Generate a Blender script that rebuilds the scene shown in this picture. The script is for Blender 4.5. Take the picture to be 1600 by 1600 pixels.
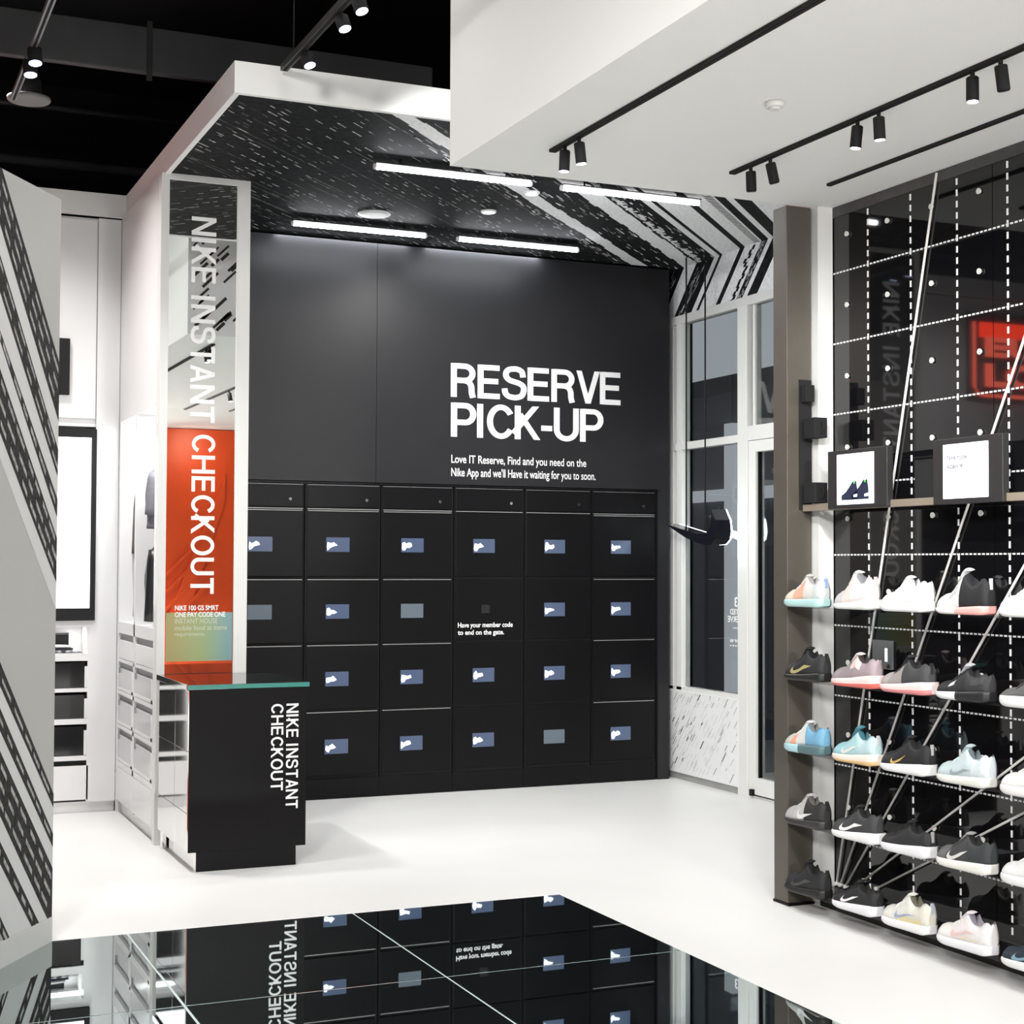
import bpy, bmesh, math, random
from mathutils import Vector, Matrix
random.seed(7)
S = bpy.context.scene
for o in list(bpy.data.objects): bpy.data.objects.remove(o)
COL = S.collection
PI = math.pi
# ------------------------------------------------------------------ camera
cam = bpy.data.cameras.new('camera'); cam_o = bpy.data.objects.new('camera', cam); COL.objects.link(cam_o)
YAW, PITCH, ROLL = .414115, .0333934, .0038520
fw = Vector((math.sin(YAW)*math.cos(PITCH), math.cos(YAW)*math.cos(PITCH), math.sin(PITCH)))
rt0 = Vector((math.cos(YAW), -math.sin(YAW), 0)); up0 = rt0.cross(fw)
rt = rt0*math.cos(ROLL)+up0*math.sin(ROLL); up = up0*math.cos(ROLL)-rt0*math.sin(ROLL)
m = Matrix((rt, up, -fw)).transposed().to_4x4(); m.translation = (0, 0, 1.6)
cam_o.matrix_world = m
cam.sensor_width = 36; cam.sensor_fit = 'HORIZONTAL'; cam.lens = 36*2410.3/1600; cam.clip_start = .05
S.camera = cam_o
# ------------------------------------------------------------------ world, exposure, added fill lights
w = bpy.data.worlds.new('night'); S.world = w; w.use_nodes = True
w.node_tree.nodes['Background'].inputs[0].default_value = (.012, .014, .02, 1)
w.node_tree.nodes['Background'].inputs[1].default_value = 1.0
S.view_settings.view_transform = 'Standard'; S.view_settings.look = 'None'
S.view_settings.exposure = 0.1; S.view_settings.gamma = 1; S.view_settings.use_curve_mapping = False
def area(name, loc, size, power, rot=(0, 0, 0), col=(1, .985, .96), sy=None):
    l = bpy.data.lights.new(name, 'AREA'); l.energy = power; l.size = size; l.color = col
    if sy: l.shape = 'RECTANGLE'; l.size_y = sy
    o = bpy.data.objects.new(name, l); COL.objects.link(o); o.location = loc; o.rotation_euler = rot
    return o
def down(loc, size, power, spread=115, **k):
    o = area('fill_or_downlight', loc, size, power, **k); o.data.spread = math.radians(spread); return o  # shared by the added fills and the visible canopy downlights
def aimed(loc, tgt, size, power, spread):
    o = down(loc, size, power, spread); o.rotation_euler = (Vector(tgt)-Vector(loc)).to_track_quat('-Z', 'Y').to_euler(); return o
down((0.3, 4.0, 4.7), 1.4, 34)  # unseen fill panels from here on, added for general brightness
down((-1.4, 2.0, 4.7), 1.6, 62)
down((0.6, 1.0, 4.7), 1.6, 70)
down((1.5, 6.2, 4.7), 1.0, 9)
down((0.65, 8.92, 4.43), .4, 42)
down((3.3, 0.9, 3.28), 1.0, 46, 100)
down((3.0, -0.6, 3.28), 1.0, 60, 80)
down((5.4, 1.2, 3.28), 1.0, 30, 100)
down((3.3, 2.4, 3.28), .5, 16, 150)
aimed((-2.2, -1.0, 4.3), (4.0, 7.0, 1.2), 1.0, 60, 54)  # added fills behind the camera, angled to lift the upright surfaces
aimed((2.8, -3.5, 3.2), (4.5, 9.0, 1.8), .8, 44, 50)
# ------------------------------------------------------------------ materials
MATS = {}
def mat(name, col=(.8, .8, .8), rough=.5, metal=0., emit=None, es=1., spec=.5, ior=None, trans=0., noise=0., nscale=8., coat=0., alpha=1., bump=0.):
    if name in MATS: return MATS[name]
    M = bpy.data.materials.new(name); M.use_nodes = True; N = M.node_tree; b = N.nodes['Principled BSDF']
    b.inputs['Base Color'].default_value = (*col, 1); b.inputs['Roughness'].default_value = rough
    b.inputs['Metallic'].default_value = metal; b.inputs['Specular IOR Level'].default_value = spec
    b.inputs['Transmission Weight'].default_value = trans; b.inputs['Coat Weight'].default_value = coat
    b.inputs['Alpha'].default_value = alpha
    if ior: b.inputs['IOR'].default_value = ior
    if emit: b.inputs['Emission Color'].default_value = (*emit, 1); b.inputs['Emission Strength'].default_value = es
    if noise or bump:
        tc = N.nodes.new('ShaderNodeTexCoord'); nz = N.nodes.new('ShaderNodeTexNoise')
        nz.inputs['Scale'].default_value = nscale; nz.inputs['Detail'].default_value = 5
        N.links.new(tc.outputs['Object'], nz.inputs['Vector'])
        if noise:
            mx = N.nodes.new('ShaderNodeMix'); mx.data_type = 'RGBA'
            mx.inputs['A'].default_value = (*[c*(1-noise) for c in col], 1); mx.inputs['B'].default_value = (*[min(1, c*(1+noise)) for c in col], 1)
            N.links.new(nz.outputs['Fac'], mx.inputs['Factor']); N.links.new(mx.outputs['Result'], b.inputs['Base Color'])
        if bump:
            bp = N.nodes.new('ShaderNodeBump'); bp.inputs['Strength'].default_value = bump; bp.inputs['Distance'].default_value = .002
            N.links.new(nz.outputs['Fac'], bp.inputs['Height']); N.links.new(bp.outputs['Normal'], b.inputs['Normal'])
    MATS[name] = M; return M
white = mat('white_paint', (.78, .78, .765), .5, noise=.02, nscale=3)
white_soffit = mat('white_plaster', (.88, .88, .865), .7, noise=.015, nscale=2)
white_frame = mat('white_frame_metal', (.74, .74, .72), .4, noise=.02)
white_gloss = mat('white_gloss_laminate', (.82, .82, .82), .25, noise=.01)
grey_slot = mat('slot_shade_and_print_grey', (.35, .35, .36), .6, noise=.05)
black = mat('black_lacquer', (.0052, .0052, .006), .33, noise=.15, nscale=30, spec=.16)
black_wall = mat('black_satin_wall', (.017, .017, .019), .36, noise=.12, nscale=4, spec=.28)
black_matte = mat('black_matte', (.006, .006, .007), .8, noise=.2, nscale=10)
black_gap = mat('black_gap', (.002, .002, .002), .9, noise=.1)
edge_grey = mat('brushed_edge', (.42, .42, .42), .35, metal=.6, noise=.1)
grey_duct = mat('grey_duct', (.07, .07, .074), .6, noise=.25, nscale=5)
chrome = mat('polished_steel', (.78, .78, .78), .07, metal=1, noise=.03)
lens = mat('lamp_lens', (.9, .9, 1), .4, emit=(.78, .84, 1), es=9)
tube_mat = mat('lit_tube', (1, 1, 1), .4, emit=(.93, .96, 1), es=36)
letter = mat('white_vinyl', (.86, .86, .86), .5, noise=.02)
bronze = mat('bronze_metal', (.105, .093, .077), .42, metal=.35, noise=.15, nscale=6)
rail_m = mat('bronze_rail', (.33, .28, .22), .4, metal=.3, noise=.1)
mirror_m = mat('mirror_glass', (.86, .9, .88), .01, metal=1, noise=.005)
floor_m = mat('white_polished_concrete', (.8, .797, .78), .38, noise=.05, nscale=1.6, spec=.3)
gfloor_m = mat('dark_mirror_glass', (.50, .57, .57), .012, metal=1, noise=.06, nscale=3)
seam_m = mat('pale_glass_seam', (.62, .72, .7), .3, noise=.1)
wallglass = mat('black_wall_glass', (.006, .006, .007), .03, noise=.1, ior=1.52)
teal_glass = mat('teal_glass_edge', (.06, .26, .22), .1, noise=.1, ior=1.5)
top_glass = mat('dark_glass_top', (.01, .013, .013), .012, noise=.1, ior=2.2)
clear_glass = mat('window_glass', (.9, .95, .95), .0, trans=1, ior=1.45)
plate = mat('disc_white', (.72, .72, .7), .5, noise=.03)
screen_white = mat('lit_white_screen', (.9, .92, 1), .3, emit=(.93, .96, 1), es=1.15)
screen_blue = mat('blue_grey_screen', (.04, .055, .09), .15, emit=(.05, .068, .12), es=1.0, noise=.1)
screen_grey = mat('plain_grey_screen', (.09, .11, .13), .2, emit=(.045, .056, .068), es=1.0, noise=.1)
screen_mark = mat('screen_white_shape', (.8, .85, .9), .3, emit=(.6, .68, .85), es=1)
def grain(name, a, b, scale, rough=.75):
    M = mat(name, a, rough, spec=.12); N = M.node_tree; bs = N.nodes['Principled BSDF']
    tc = N.nodes.new('ShaderNodeTexCoord'); nz = N.nodes.new('ShaderNodeTexNoise'); nz.inputs['Scale'].default_value = scale; nz.inputs['Detail'].default_value = 8
    cr = N.nodes.new('ShaderNodeValToRGB'); cr.color_ramp.elements[0].position = .38; cr.color_ramp.elements[1].position = .56
    cr.color_ramp.elements[0].color = (*a, 1); cr.color_ramp.elements[1].color = (*b, 1)
    N.links.new(tc.outputs['Object'], nz.inputs['Vector']); N.links.new(nz.outputs['Fac'], cr.inputs['Fac']); N.links.new(cr.outputs['Color'], bs.inputs['Base Color'])
    return M
pat_white = grain('print_white', (.74, .77, .79), (.9, .9, .9), 45)
pat_dash = grain('print_dash', (.2, .2, .2), (.6, .6, .6), 30)
pat_dim = grain('print_dim', (.04, .045, .045), (.17, .17, .17), 12)
pat_black = grain('print_black', (.006, .007, .008), (.016, .017, .018), 25)
zig_black = grain('zigzag_black', (.03, .03, .03), (.055, .054, .052), 60)
zig_dash = grain('zigzag_dash', (.3, .3, .3), (.5, .49, .47), 50)
zig_grey = mat('zigzag_grey_panel', (.52, .52, .50), .6, noise=.02, nscale=2)
pink_reflect = grain('painted_pink_reflection', (.75, .5, .5), (.8, .66, .66), 30)
# ------------------------------------------------------------------ mesh builder
class MB:
    def __init__(s): s.v = []; s.f = []; s.m = []; s.sm = []
    def poly(s, pts, mi=0, smooth=False):
        n = len(s.v); s.v += [tuple(p) for p in pts]; s.f.append(tuple(range(n, n+len(pts)))); s.m.append(mi); s.sm.append(smooth)
    def box(s, x0, x1, y0, y1, z0, z1, mi=0):
        n = len(s.v); s.v += [(x, y, z) for z in (z0, z1) for y in (y0, y1) for x in (x0, x1)]
        for f in ((0, 2, 3, 1), (4, 5, 7, 6), (0, 1, 5, 4), (2, 6, 7, 3), (0, 4, 6, 2), (1, 3, 7, 5)):
            s.f.append(tuple(n+i for i in f)); s.m.append(mi); s.sm.append(False)
    def bbox(s, x0, x1, y0, y1, z0, z1, mi=0, b=.003):
        """box with bevelled edges"""
        bm = bmesh.new(); bmesh.ops.create_cube(bm, size=1)
        for v in bm.verts: v.co = Vector(((x0+x1)/2+v.co.x*(x1-x0), (y0+y1)/2+v.co.y*(y1-y0), (z0+z1)/2+v.co.z*(z1-z0)))
        bmesh.ops.bevel(bm, geom=bm.edges[:], offset=b, segments=2, affect='EDGES', profile=.6)
        n = len(s.v); bm.verts.index_update(); s.v += [tuple(v.co) for v in bm.verts]
        for f in bm.faces: s.f.append(tuple(n+v.index for v in f.verts)); s.m.append(mi); s.sm.append(False)
        bm.free()
    def prism(s, pts, z0, z1, mi=0, axis='z'):
        """pts ccw in plane; axis z: (x,y); x: (y,z) ; y: (x,z)"""
        def P(a, b, c): return (a, b, c) if axis == 'z' else ((c, a, b) if axis == 'x' else (a, c, b))
        n = len(pts)
        s.poly([P(a, b, z0) for a, b in pts][::-1], mi); s.poly([P(a, b, z1) for a, b in pts], mi)
        for i in range(n):
            a, b = pts[i], pts[(i+1) % n]
            s.poly([P(*a, z0), P(*b, z0), P(*b, z1), P(*a, z1)], mi)
    def loft(s, rings, mi=0, closed=True, caps=True, smooth=True, mis=None, endmi=None):
        n = len(s.v); k = len(rings[0])
        for r in rings: s.v += [tuple(p) for p in r]
        for i in range(len(rings)-1):
            for j in range(k if closed else k-1):
                a = n+i*k+j; b = n+i*k+(j+1) % k
                s.f.append((a, b, b+k, a+k)); s.m.append(mis(i, j) if mis else mi); s.sm.append(smooth)
        if caps:
            s.f.append(tuple(n+j for j in range(k))[::-1]); s.m.append(mi); s.sm.append(False)
            e = n+(len(rings)-1)*k; s.f.append(tuple(e+j for j in range(k))); s.m.append(mi if endmi is None else endmi); s.sm.append(False)
    def tube(s, pts, r, n=8, mi=0, caps=True):
        pts = [Vector(p) for p in pts]; rings = []
        rr = r if isinstance(r, (list, tuple)) else [r]*len(pts)
        for i, p in enumerate(pts):
            d = (pts[min(i+1, len(pts)-1)]-pts[max(i-1, 0)]).normalized()
            a = d.cross(Vector((0, 0, 1)) if abs(d.z) < .95 else Vector((1, 0, 0))).normalized(); b = d.cross(a)
            rings.append([p+(a*math.cos(t)+b*math.sin(t))*rr[i] for t in [2*PI*k/n for k in range(n)]])
        s.loft(rings, mi, True, caps)
    def lathe(s, prof, c, n=24, mi=0):
        """prof (r,z) from bottom/top about vertical axis at c"""
        s.loft([[(c[0]+r*math.cos(2*PI*k/n), c[1]+r*math.sin(2*PI*k/n), c[2]+z) for k in range(n)] for r, z in prof], mi)
    def build(s, name, mats, parent=None, origin=None):
        me = bpy.data.meshes.new(name)
        org = Vector(origin) if origin else Vector((0, 0, 0))
        if parent is not None: org = Vector(ORG.get(parent.name, (0, 0, 0)))
        elif origin is None and s.v:
            xs = [v[0] for v in s.v]; ys = [v[1] for v in s.v]; zs = [v[2] for v in s.v]
            org = Vector(((min(xs)+max(xs))/2, (min(ys)+max(ys))/2, min(zs)))
        me.from_pydata([tuple(Vector(v)-org) for v in s.v], [], s.f)
        for M in (mats if isinstance(mats, (list, tuple)) else [mats]): me.materials.append(M)
        me.polygons.foreach_set('material_index', s.m); me.polygons.foreach_set('use_smooth', s.sm)
        me.update()
        bm = bmesh.new(); bm.from_mesh(me); bmesh.ops.recalc_face_normals(bm, faces=bm.faces) if len(bm.faces) < 60000 else None; bm.to_mesh(me); bm.free()
        o = bpy.data.objects.new(name, me); COL.objects.link(o)
        if parent is not None: o.parent = parent; ORG[o.name] = org
        else: o.location = org; ORG[o.name] = org
        return o
ORG = {}
def tag(o, label=None, cat=None, group=None, kind=None):
    if label: o['label'] = label
    if cat: o['category'] = cat
    if group: o['group'] = group
    if kind: o['kind'] = kind
    return o
def thing(name, label, cat, loc, group=None, rz=0):
    o = bpy.data.objects.new(name, None); COL.objects.link(o); o.location = loc; o.rotation_euler = (0, 0, rz); o.empty_display_size = .05
    ORG[o.name] = Vector(loc) if rz == 0 else Vector((0, 0, 0)); tag(o, label, cat, group); return o
def struct(o, label=None): o['kind'] = 'structure'; return tag(o, label, None)
def bx(name, mats, parent, *b, **k):
    q = MB(); q.bbox(*b, b=k.get('b', .003)) if k.get('bev', True) else q.box(*b); return q.build(name, mats, parent)
def text_pts(t, bold=.012, extrude=.0, align='LEFT', spacing=1.0, line=1.0):
    c = bpy.data.curves.new('t', 'FONT'); c.body = t; c.size = 1; c.offset = bold; c.extrude = 0; c.align_x = align; c.fill_mode = 'BOTH'
    c.space_character = spacing; c.space_line = line; c.resolution_u = 6
    o = bpy.data.objects.new('t', c); COL.objects.link(o); bpy.context.view_layer.update()
    me = bpy.data.meshes.new_from_object(o.evaluated_get(bpy.context.evaluated_depsgraph_get()))
    v = [tuple(p.co)[:2] for p in me.vertices]; f = [tuple(p.vertices) for p in me.polygons]
    bpy.data.objects.remove(o); bpy.data.curves.remove(c); bpy.data.meshes.remove(me)
    return v, f
def lettering(q, t, fn, a0, a1, b0, b1, mi=0, **k):
    """fit text bounding box into a0..a1 x b0..b1, map (a,b)->3D by fn"""
    v, f = text_pts(t, **k)
    xs = [p[0] for p in v]; ys = [p[1] for p in v]; X0, X1, Y0, Y1 = min(xs), max(xs), min(ys), max(ys)
    n = len(q.v); q.v += [tuple(fn(a0+(x-X0)/(X1-X0)*(a1-a0), b0+(y-Y0)/(Y1-Y0)*(b1-b0))) for x, y in v]
    for p in f: q.f.append(tuple(n+i for i in p)); q.m.append(mi); q.sm.append(False)
def arc(cx, cy, rx, ry, a0, a1, n=18): return [(cx+rx*math.cos(math.radians(a0+(a1-a0)*i/n)), cy+ry*math.sin(math.radians(a0+(a1-a0)*i/n))) for i in range(n+1)]
def bowl(yb): yc, ry = (.925+yb)/2, (.925-yb)/2; return [(.085, .925), (.36, .925)]+arc(.38, yc, .205, ry, 90, -90, 12)+[(.36, yb), (.085, yb)]
def catm(P, n=6):
    out = []; Q = [P[0]]+P+[P[-1]]
    for i in range(1, len(Q)-2):
        for k in range(n):
            t = k/n; out.append(tuple(.5*(2*Q[i][j]+(Q[i+1][j]-Q[i-1][j])*t+(2*Q[i-1][j]-5*Q[i][j]+4*Q[i+1][j]-Q[i+2][j])*t*t+(3*Q[i][j]-Q[i-1][j]-3*Q[i+1][j]+Q[i+2][j])*t**3) for j in (0, 1)))
    return out+[P[-1]]
STEM = ('p', [(.085, 0), (.085, 1)])
GL = {'R': (.72, [STEM, ('p', bowl(.5)), ('p', catm([(.36, .5), (.48, .46), (.55, .34), (.565, .15), (.60, -.0)]))]),
 'E': (.665, [STEM, ('p', [(.085, .925), (.60, .925)]), ('p', [(.085, .52), (.565, .52)]), ('p', [(.085, .075), (.61, .075)])]),
 'S': (.705, [('p', catm([(.585, .69), (.55, .85), (.44, .922), (.33, .93), (.19, .90), (.115, .80), (.125, .68), (.21, .59), (.34, .545), (.48, .50), (.585, .42), (.605, .29), (.55, .14), (.44, .08), (.33, .07), (.19, .10), (.10, .19), (.075, .33)]))]),
 'V': (.67, [('d', [(.075, 1), (.335, 0)]), ('d', [(.335, 0), (.595, 1)])]),
 'P': (.68, [STEM, ('p', bowl(.43))]), 'I': (.265, [STEM]),
 'C': (.735, [('p', arc(.375, .5, .295, .43, 32, 328, 30))]),
 'K': (.69, [STEM, ('d', [(.08, .33), (.57, 1)]), ('d', [(.25, .58), (.61, 0)])]),
 '-': (.37, [('p', [(.03, .36), (.33, .36)])]), ' ': (.27, []),
 'U': (.72, [('p', [(.085, 1), (.085, .36)]+arc(.35, .34, .265, .27, 180, 360, 18)+[(.615, .36), (.615, 1)])]),
 'N': (.735, [STEM, ('p', [(.635, 0), (.635, 1)]), ('d', [(.085, 1), (.635, 0)])]),
 'T': (.64, [('p', [(.0, .925), (.62, .925)]), ('p', [(.31, .0), (.31, 1)])]),
 'A': (.67, [('d', [(.075, 0), (.335, 1)]), ('d', [(.335, 1), (.595, 0)]), ('p', [(.15, .30), (.52, .30)])]),
 'H': (.735, [STEM, ('p', [(.635, 0), (.635, 1)]), ('p', [(.085, .52), (.635, .52)])]),
 'O': (.775, [('p', arc(.385, .5, .31, .43, 0, 360, 36))])}
def grotesk(q, t, fn, a0, a1, b0, b1, sw=.16, mi=0, tr=0.0):
    """condensed grotesque capitals drawn with even strokes, fitted into a0..a1 x b0..b1"""
    W = sum(GL[c][0]+tr for c in t)-.06-tr; x = 0; kk = [0]
    def F(p): v = fn(a0+(p[0])/W*(a1-a0), b0+p[1]*(b1-b0)); return (v[0], v[1]-.00025*(kk[0] % 4), v[2])
    for c in t:
        for k, P in GL[c][1]:
            kk[0] += 1
            P = [Vector(p) for p in P]; h = sw/2*(.93 if k == 'd' else 1)
            if k == 'd': d = (P[1]-P[0]).normalized(); P = [P[0]-d*.2, P[1]+d*.2]
            closed = (P[0]-P[-1]).length < 1e-6; L = []
            for i, p in enumerate(P):
                a = P[i-1] if i else (P[-2] if closed else None); b = P[i+1] if i < len(P)-1 else (P[1] if closed else None)
                n1 = (p-a).normalized() if a is not None and (p-a).length > 1e-7 else None; n2 = (b-p).normalized() if b is not None and (b-p).length > 1e-7 else None
                n1 = n1 or n2; n2 = n2 or n1; m_ = Vector((-(n1+n2).y, (n1+n2).x)).normalized(); cs = max(.5, m_.dot(Vector((-n1.y, n1.x))))
                L.append((p+m_*h/cs, p-m_*h/cs))
            for (a, b), (c_, d_) in zip(L, L[1:]):
                quad = [tuple(v) for v in (b, d_, c_, a)]
                if k == 'd': quad = rectclip(quad, -1, 2, 0, 1)
                if quad: q.poly([F((v[0]+x, v[1])) for v in quad], mi)
        x += GL[c][0]+tr
def clip(poly, a, b, c):
    """keep a*x+b*y<=c"""
    out = []
    for i in range(len(poly)):
        p, r = poly[i], poly[(i+1) % len(poly)]; dp = a*p[0]+b*p[1]-c; dr = a*r[0]+b*r[1]-c
        if dp <= 0: out.append(p)
        if dp*dr < 0:
            t = dp/(dp-dr); out.append((p[0]+(r[0]-p[0])*t, p[1]+(r[1]-p[1])*t))
    return out
def rectclip(poly, x0, x1, y0, y1):
    for h in ((-1, 0, -x0), (1, 0, x1), (0, -1, -y0), (0, 1, y1)):
        if len(poly) < 3: return []
        poly = clip(poly, *h)
    return poly if len(poly) >= 3 else []

ZC, ZS = 3.83, 3.31          # canopy underside, white soffit underside
# ================================================================== SETTING
q = MB()   # floor around the glass inset
GX0, GX1, GY0, GY1 = -.88, 3.245, 4.4, 6.79
for r in ((-6, 9, GY1, 12), (-6, 9, -5, GY0), (-6, GX0, GY0, GY1), (GX1, 9, GY0, GY1)): q.box(r[0], r[1], r[2], r[3], -.06, 0)
struct(q.build('floor', floor_m), 'white polished concrete floor')
gf = thing('floor', None, None, (1.2, 5.6, -.03)); struct(gf, 'dark mirror-like glass floor inset of square panels')
xs_ = [-.88, .155, 1.185, 2.198, GX1]; ys_ = [4.4, 5.615, GY1]
for i in range(4):
    for j in range(2):
        bx('glass_panel', gfloor_m, gf, xs_[i]+.004, xs_[i+1]-.004, ys_[j]+.004, ys_[j+1]-.004, -.03, .0015, b=.0012)
q = MB()
for x in xs_: q.box(x-.004, x+.004, GY0, GY1, -.03, -.0005)
for y in ys_: q.box(GX0, GX1, y-.004, y+.004, -.03, -.0007)
q.build('seam', seam_m, gf)
# black open ceiling and dark upper walls
q = MB(); q.box(-6, 9, -5, 12.1, 5.2, 5.3); struct(q.build('ceiling', black_matte), 'black open ceiling')
q = MB(); q.box(-6, 6.1, 12, 12.1, 0, 5.2); struct(q.build('wall_back', black_matte), 'black wall beyond the cabinets')
q = MB(); q.box(-6.1, -6, -5, 12.1, 0, 5.2); struct(q.build('wall_left', white), 'white side wall')
q = MB(); q.box(-6, 9, -5.1, -5, 0, 5.2); struct(q.build('wall_front', white), 'white wall behind the viewer')
# orange feature wall behind the viewer (seen in the mirror)
orange = mat('orange_wall', (.7, .075, .014), .35, noise=.25, nscale=1.2)
q = MB(); q.box(3.6, 4.72, -2.2, -2.0, 0, 3.3); q.prism([(3.6, .2), (3.9, .2), (4.6, 2.4), (4.6, 2.75)], -2.0, -1.97, 0, 'y')
for k in range(4): q.prism([(3.6, .5+.22*k), (3.6, .56+.22*k), (4.4, 1.36+.22*k), (4.4, 1.30+.22*k)], -2.0, -1.96, 0, 'y')
struct(q.build('wall_front', orange), 'orange feature wall reflected in the mirror')
q = MB(); q.box(4.95, 7, -2.6, -2.45, 0, 3.3, 0); q.box(4.75, 4.95, -2.4, -2.2, 0, 3.3, 1); q.box(4.7, 7, -2.44, -2.40, 2.75, 3.0, 1)
struct(q.build('wall_front', [mat('dark_red_panel', (.25, .02, .02), .3, noise=.3, nscale=2), black]), 'dark red panels beside the orange wall')
area('feature_lamp', (4.2, -1.5, 3.25), .35, 7, (math.radians(-35), 0, 0), (1, .8, .6), 1.0)

# canopy : patterned underside, white fascia
cx0, cx1, cy0, cy1 = 1.70, 6.3, 7.15, 12.0
q = MB(); q.box(cx0+.03, cx1, cy0+.03, cy1, ZC, ZC+.12)
def ceil_poly(pts, mi, dz=.0008): q.poly([(x, y, ZC-dz) for x, y in pts][::-1], mi)
B = (cx0+.03, 5.82, cy0+.03, 10.11)
def band(c1, c2, mi, dz=.0008, rag=0):
    t0, t1 = 1.0, 12.5; n = 60 if rag else 1
    for k in range(n):
        a, b = t0+(t1-t0)*k/n, t0+(t1-t0)*(k+1)/n
        d1 = c1+(random.uniform(-rag, rag) if rag else 0); d2 = c2+(random.uniform(-rag, rag) if rag else 0)
        P = [((a+d1)/2+2, (a-d1)/2+2), ((b+d1)/2+2, (b-d1)/2+2), ((b+d2)/2+2, (b-d2)/2+2), ((a+d2)/2+2, (a-d2)/2+2)]
        P = rectclip(P, *B)
        if P: ceil_poly(P, mi, dz)
def dash(c, t, L, wd, mi):
    band2 = [((t+c)/2, (t-c)/2), ((t+L*1.414+c)/2, (t+L*1.414-c)/2), ((t+L*1.414+c+wd*1.414)/2, (t+L*1.414-c-wd*1.414)/2), ((t+c+wd*1.414)/2, (t-c-wd*1.414)/2)]
    P = rectclip(band2, *B)
    if P: ceil_poly(P, mi, .0012)
STR = [(-4.70, -4.565), (-4.22, -4.04), (-3.785, -3.715), (-3.675, -3.44), (-3.375, -3.16), (-3.08, -3.02), (-2.89, -2.3), (-2.1, -1.7)]
PINK_REFLECT = (-2.66, -2.3)  # pinkish reflection painted over the end of the wide stripe
for i, (a, b) in enumerate(STR): band(a, b, 1, rag=.012 if i in (0, 1) else 0)
band(*PINK_REFLECT, 4, .001)
for i in range(70):                    # long faint scratch lines on the dark part
    c = random.uniform(-8.3, -4.75); dash(c, random.uniform(7, 15), random.uniform(.6, 2.4), random.uniform(.003, .008), 3)
for i in range(60):                    # rows of short dashes
    c = -8.3+3.5*i/60+random.uniform(-.02, .02); t = random.uniform(7, 9); wd = random.uniform(.005, .011); st = random.uniform(.05, .13); mi = random.choice((2, 2, 3))
    while t < 17:
        if random.random() < .72: dash(c, t, st*random.uniform(.5, 1.0), wd, mi)
        t += st*1.414*random.choice((1.3, 1.5, 2.6, 4.5))
for c0, c1 in ((-4.83, -4.74), (-4.54, -4.25), (-4.02, -3.80)):
    for i in range(150):
        t = random.uniform(10, 17); dash(random.uniform(c0, c1), t, random.uniform(.03, .12), random.uniform(.004, .012), random.choice((1, 2, 3)))
for t in [10+.045*k for k in range(160)]: dash(-4.02+random.uniform(0, .02), t, .03, random.uniform(.01, .06), 1)
for t in [10+.06*k for k in range(120)]: dash(-3.25, t, .02, .05, 0)
can = struct(q.build('ceiling', [pat_black, pat_white, pat_dash, pat_dim, pink_reflect]), 'black canopy ceiling with white stripe and dash print')
q = MB()
q.box(cx0, 2.5, cy0, cy0+.03, ZC-.006, 3.977); q.box(2.5, cx1, cy0, cy0+.03, ZC-.006, 3.977)
q.box(cx0, cx0+.03, cy0+.03, 10.11, ZC-.006, 3.977)
q.box(-1.5, cx0+.03, 10.11, 10.14, 3.83, 3.977)
struct(q.build('trim_1', white_soffit), 'white fascia edging the canopy')

# recessed wall-wash strips between canopy and black wall
for x_, L_ in ((3.17, .95), (4.22, .88)): area('wall_wash', (x_, 10.075, 3.824), L_, 6, (math.radians(-8), 0, 0), (.93, .96, 1), .02)
# white dropped soffit
q = MB(); q.box(2.40, 9, -4.9, 6.14, ZS, 5.2, 0)
def sof_dash(x, z, L, wd):
    q.poly([(x, 6.1415, z), (x+L*.7, 6.1415, z+L*.7), (x+L*.7+wd*.7, 6.1415, z+L*.7-wd*.7), (x+wd*.7, 6.1415, z-wd*.7)][::-1], 1)
for i in range(900): sof_dash(random.uniform(2.42, 5.9), random.uniform(ZS+.03, 5.0), random.uniform(.05, .18), random.uniform(.012, .026))
for k in range(5): sof_dash(2.4+.13*k, 4.2, 1.4, .035)
struct(q.build('ceiling', [white_soffit, zig_black]), 'white dropped ceiling with recessed black tracks')

# black wall over the lockers (freestanding block)
LY = 10.11; LX0, LX1 = 2.2, 5.73
q = MB(); q.box(LX0, LX1, LY+.012, LY+.5, 2.155, 3.815, 0); q.box(LX0, LX1, LY+.5, LY+.55, 0, 3.815, 0)
q.box(5.635, LX1, LY, LY+.5, 0, 2.155, 0)
for x0, x1 in ((LX0, 3.416), (3.419, LX1)): q.box(x0, x1, LY, LY+.012, 2.155, 3.815, 0)
q.box(LX0, 5.66, LY-.006, LY, 2.138, 2.15, 1)
wb = struct(q.build('wall_back', [black_wall, black]), 'black satin wall above the pick-up lockers')
f_l = lambda a, b: (a, LY-.002, b)
q = MB(); grotesk(q, 'RESERVE', f_l, 3.966, 5.316, 2.775, 3.014); grotesk(q, 'PICK-UP', f_l, 3.968, 5.163, 2.493, 2.734)
tag(q.build('sign_lettering', letter, wb), 'large white RESERVE PICK-UP lettering')
q = MB(); lettering(q, 'Love IT Reserve, Find and you need on the', f_l, 3.974, 5.035, 2.29, 2.365, bold=.012); lettering(q, "Nike App and we'll Have it waiting for you to soon.", f_l, 3.974, 5.112, 2.195, 2.275, bold=.012)
tag(q.build('small_lettering', letter, wb), 'two lines of small white text')

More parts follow.
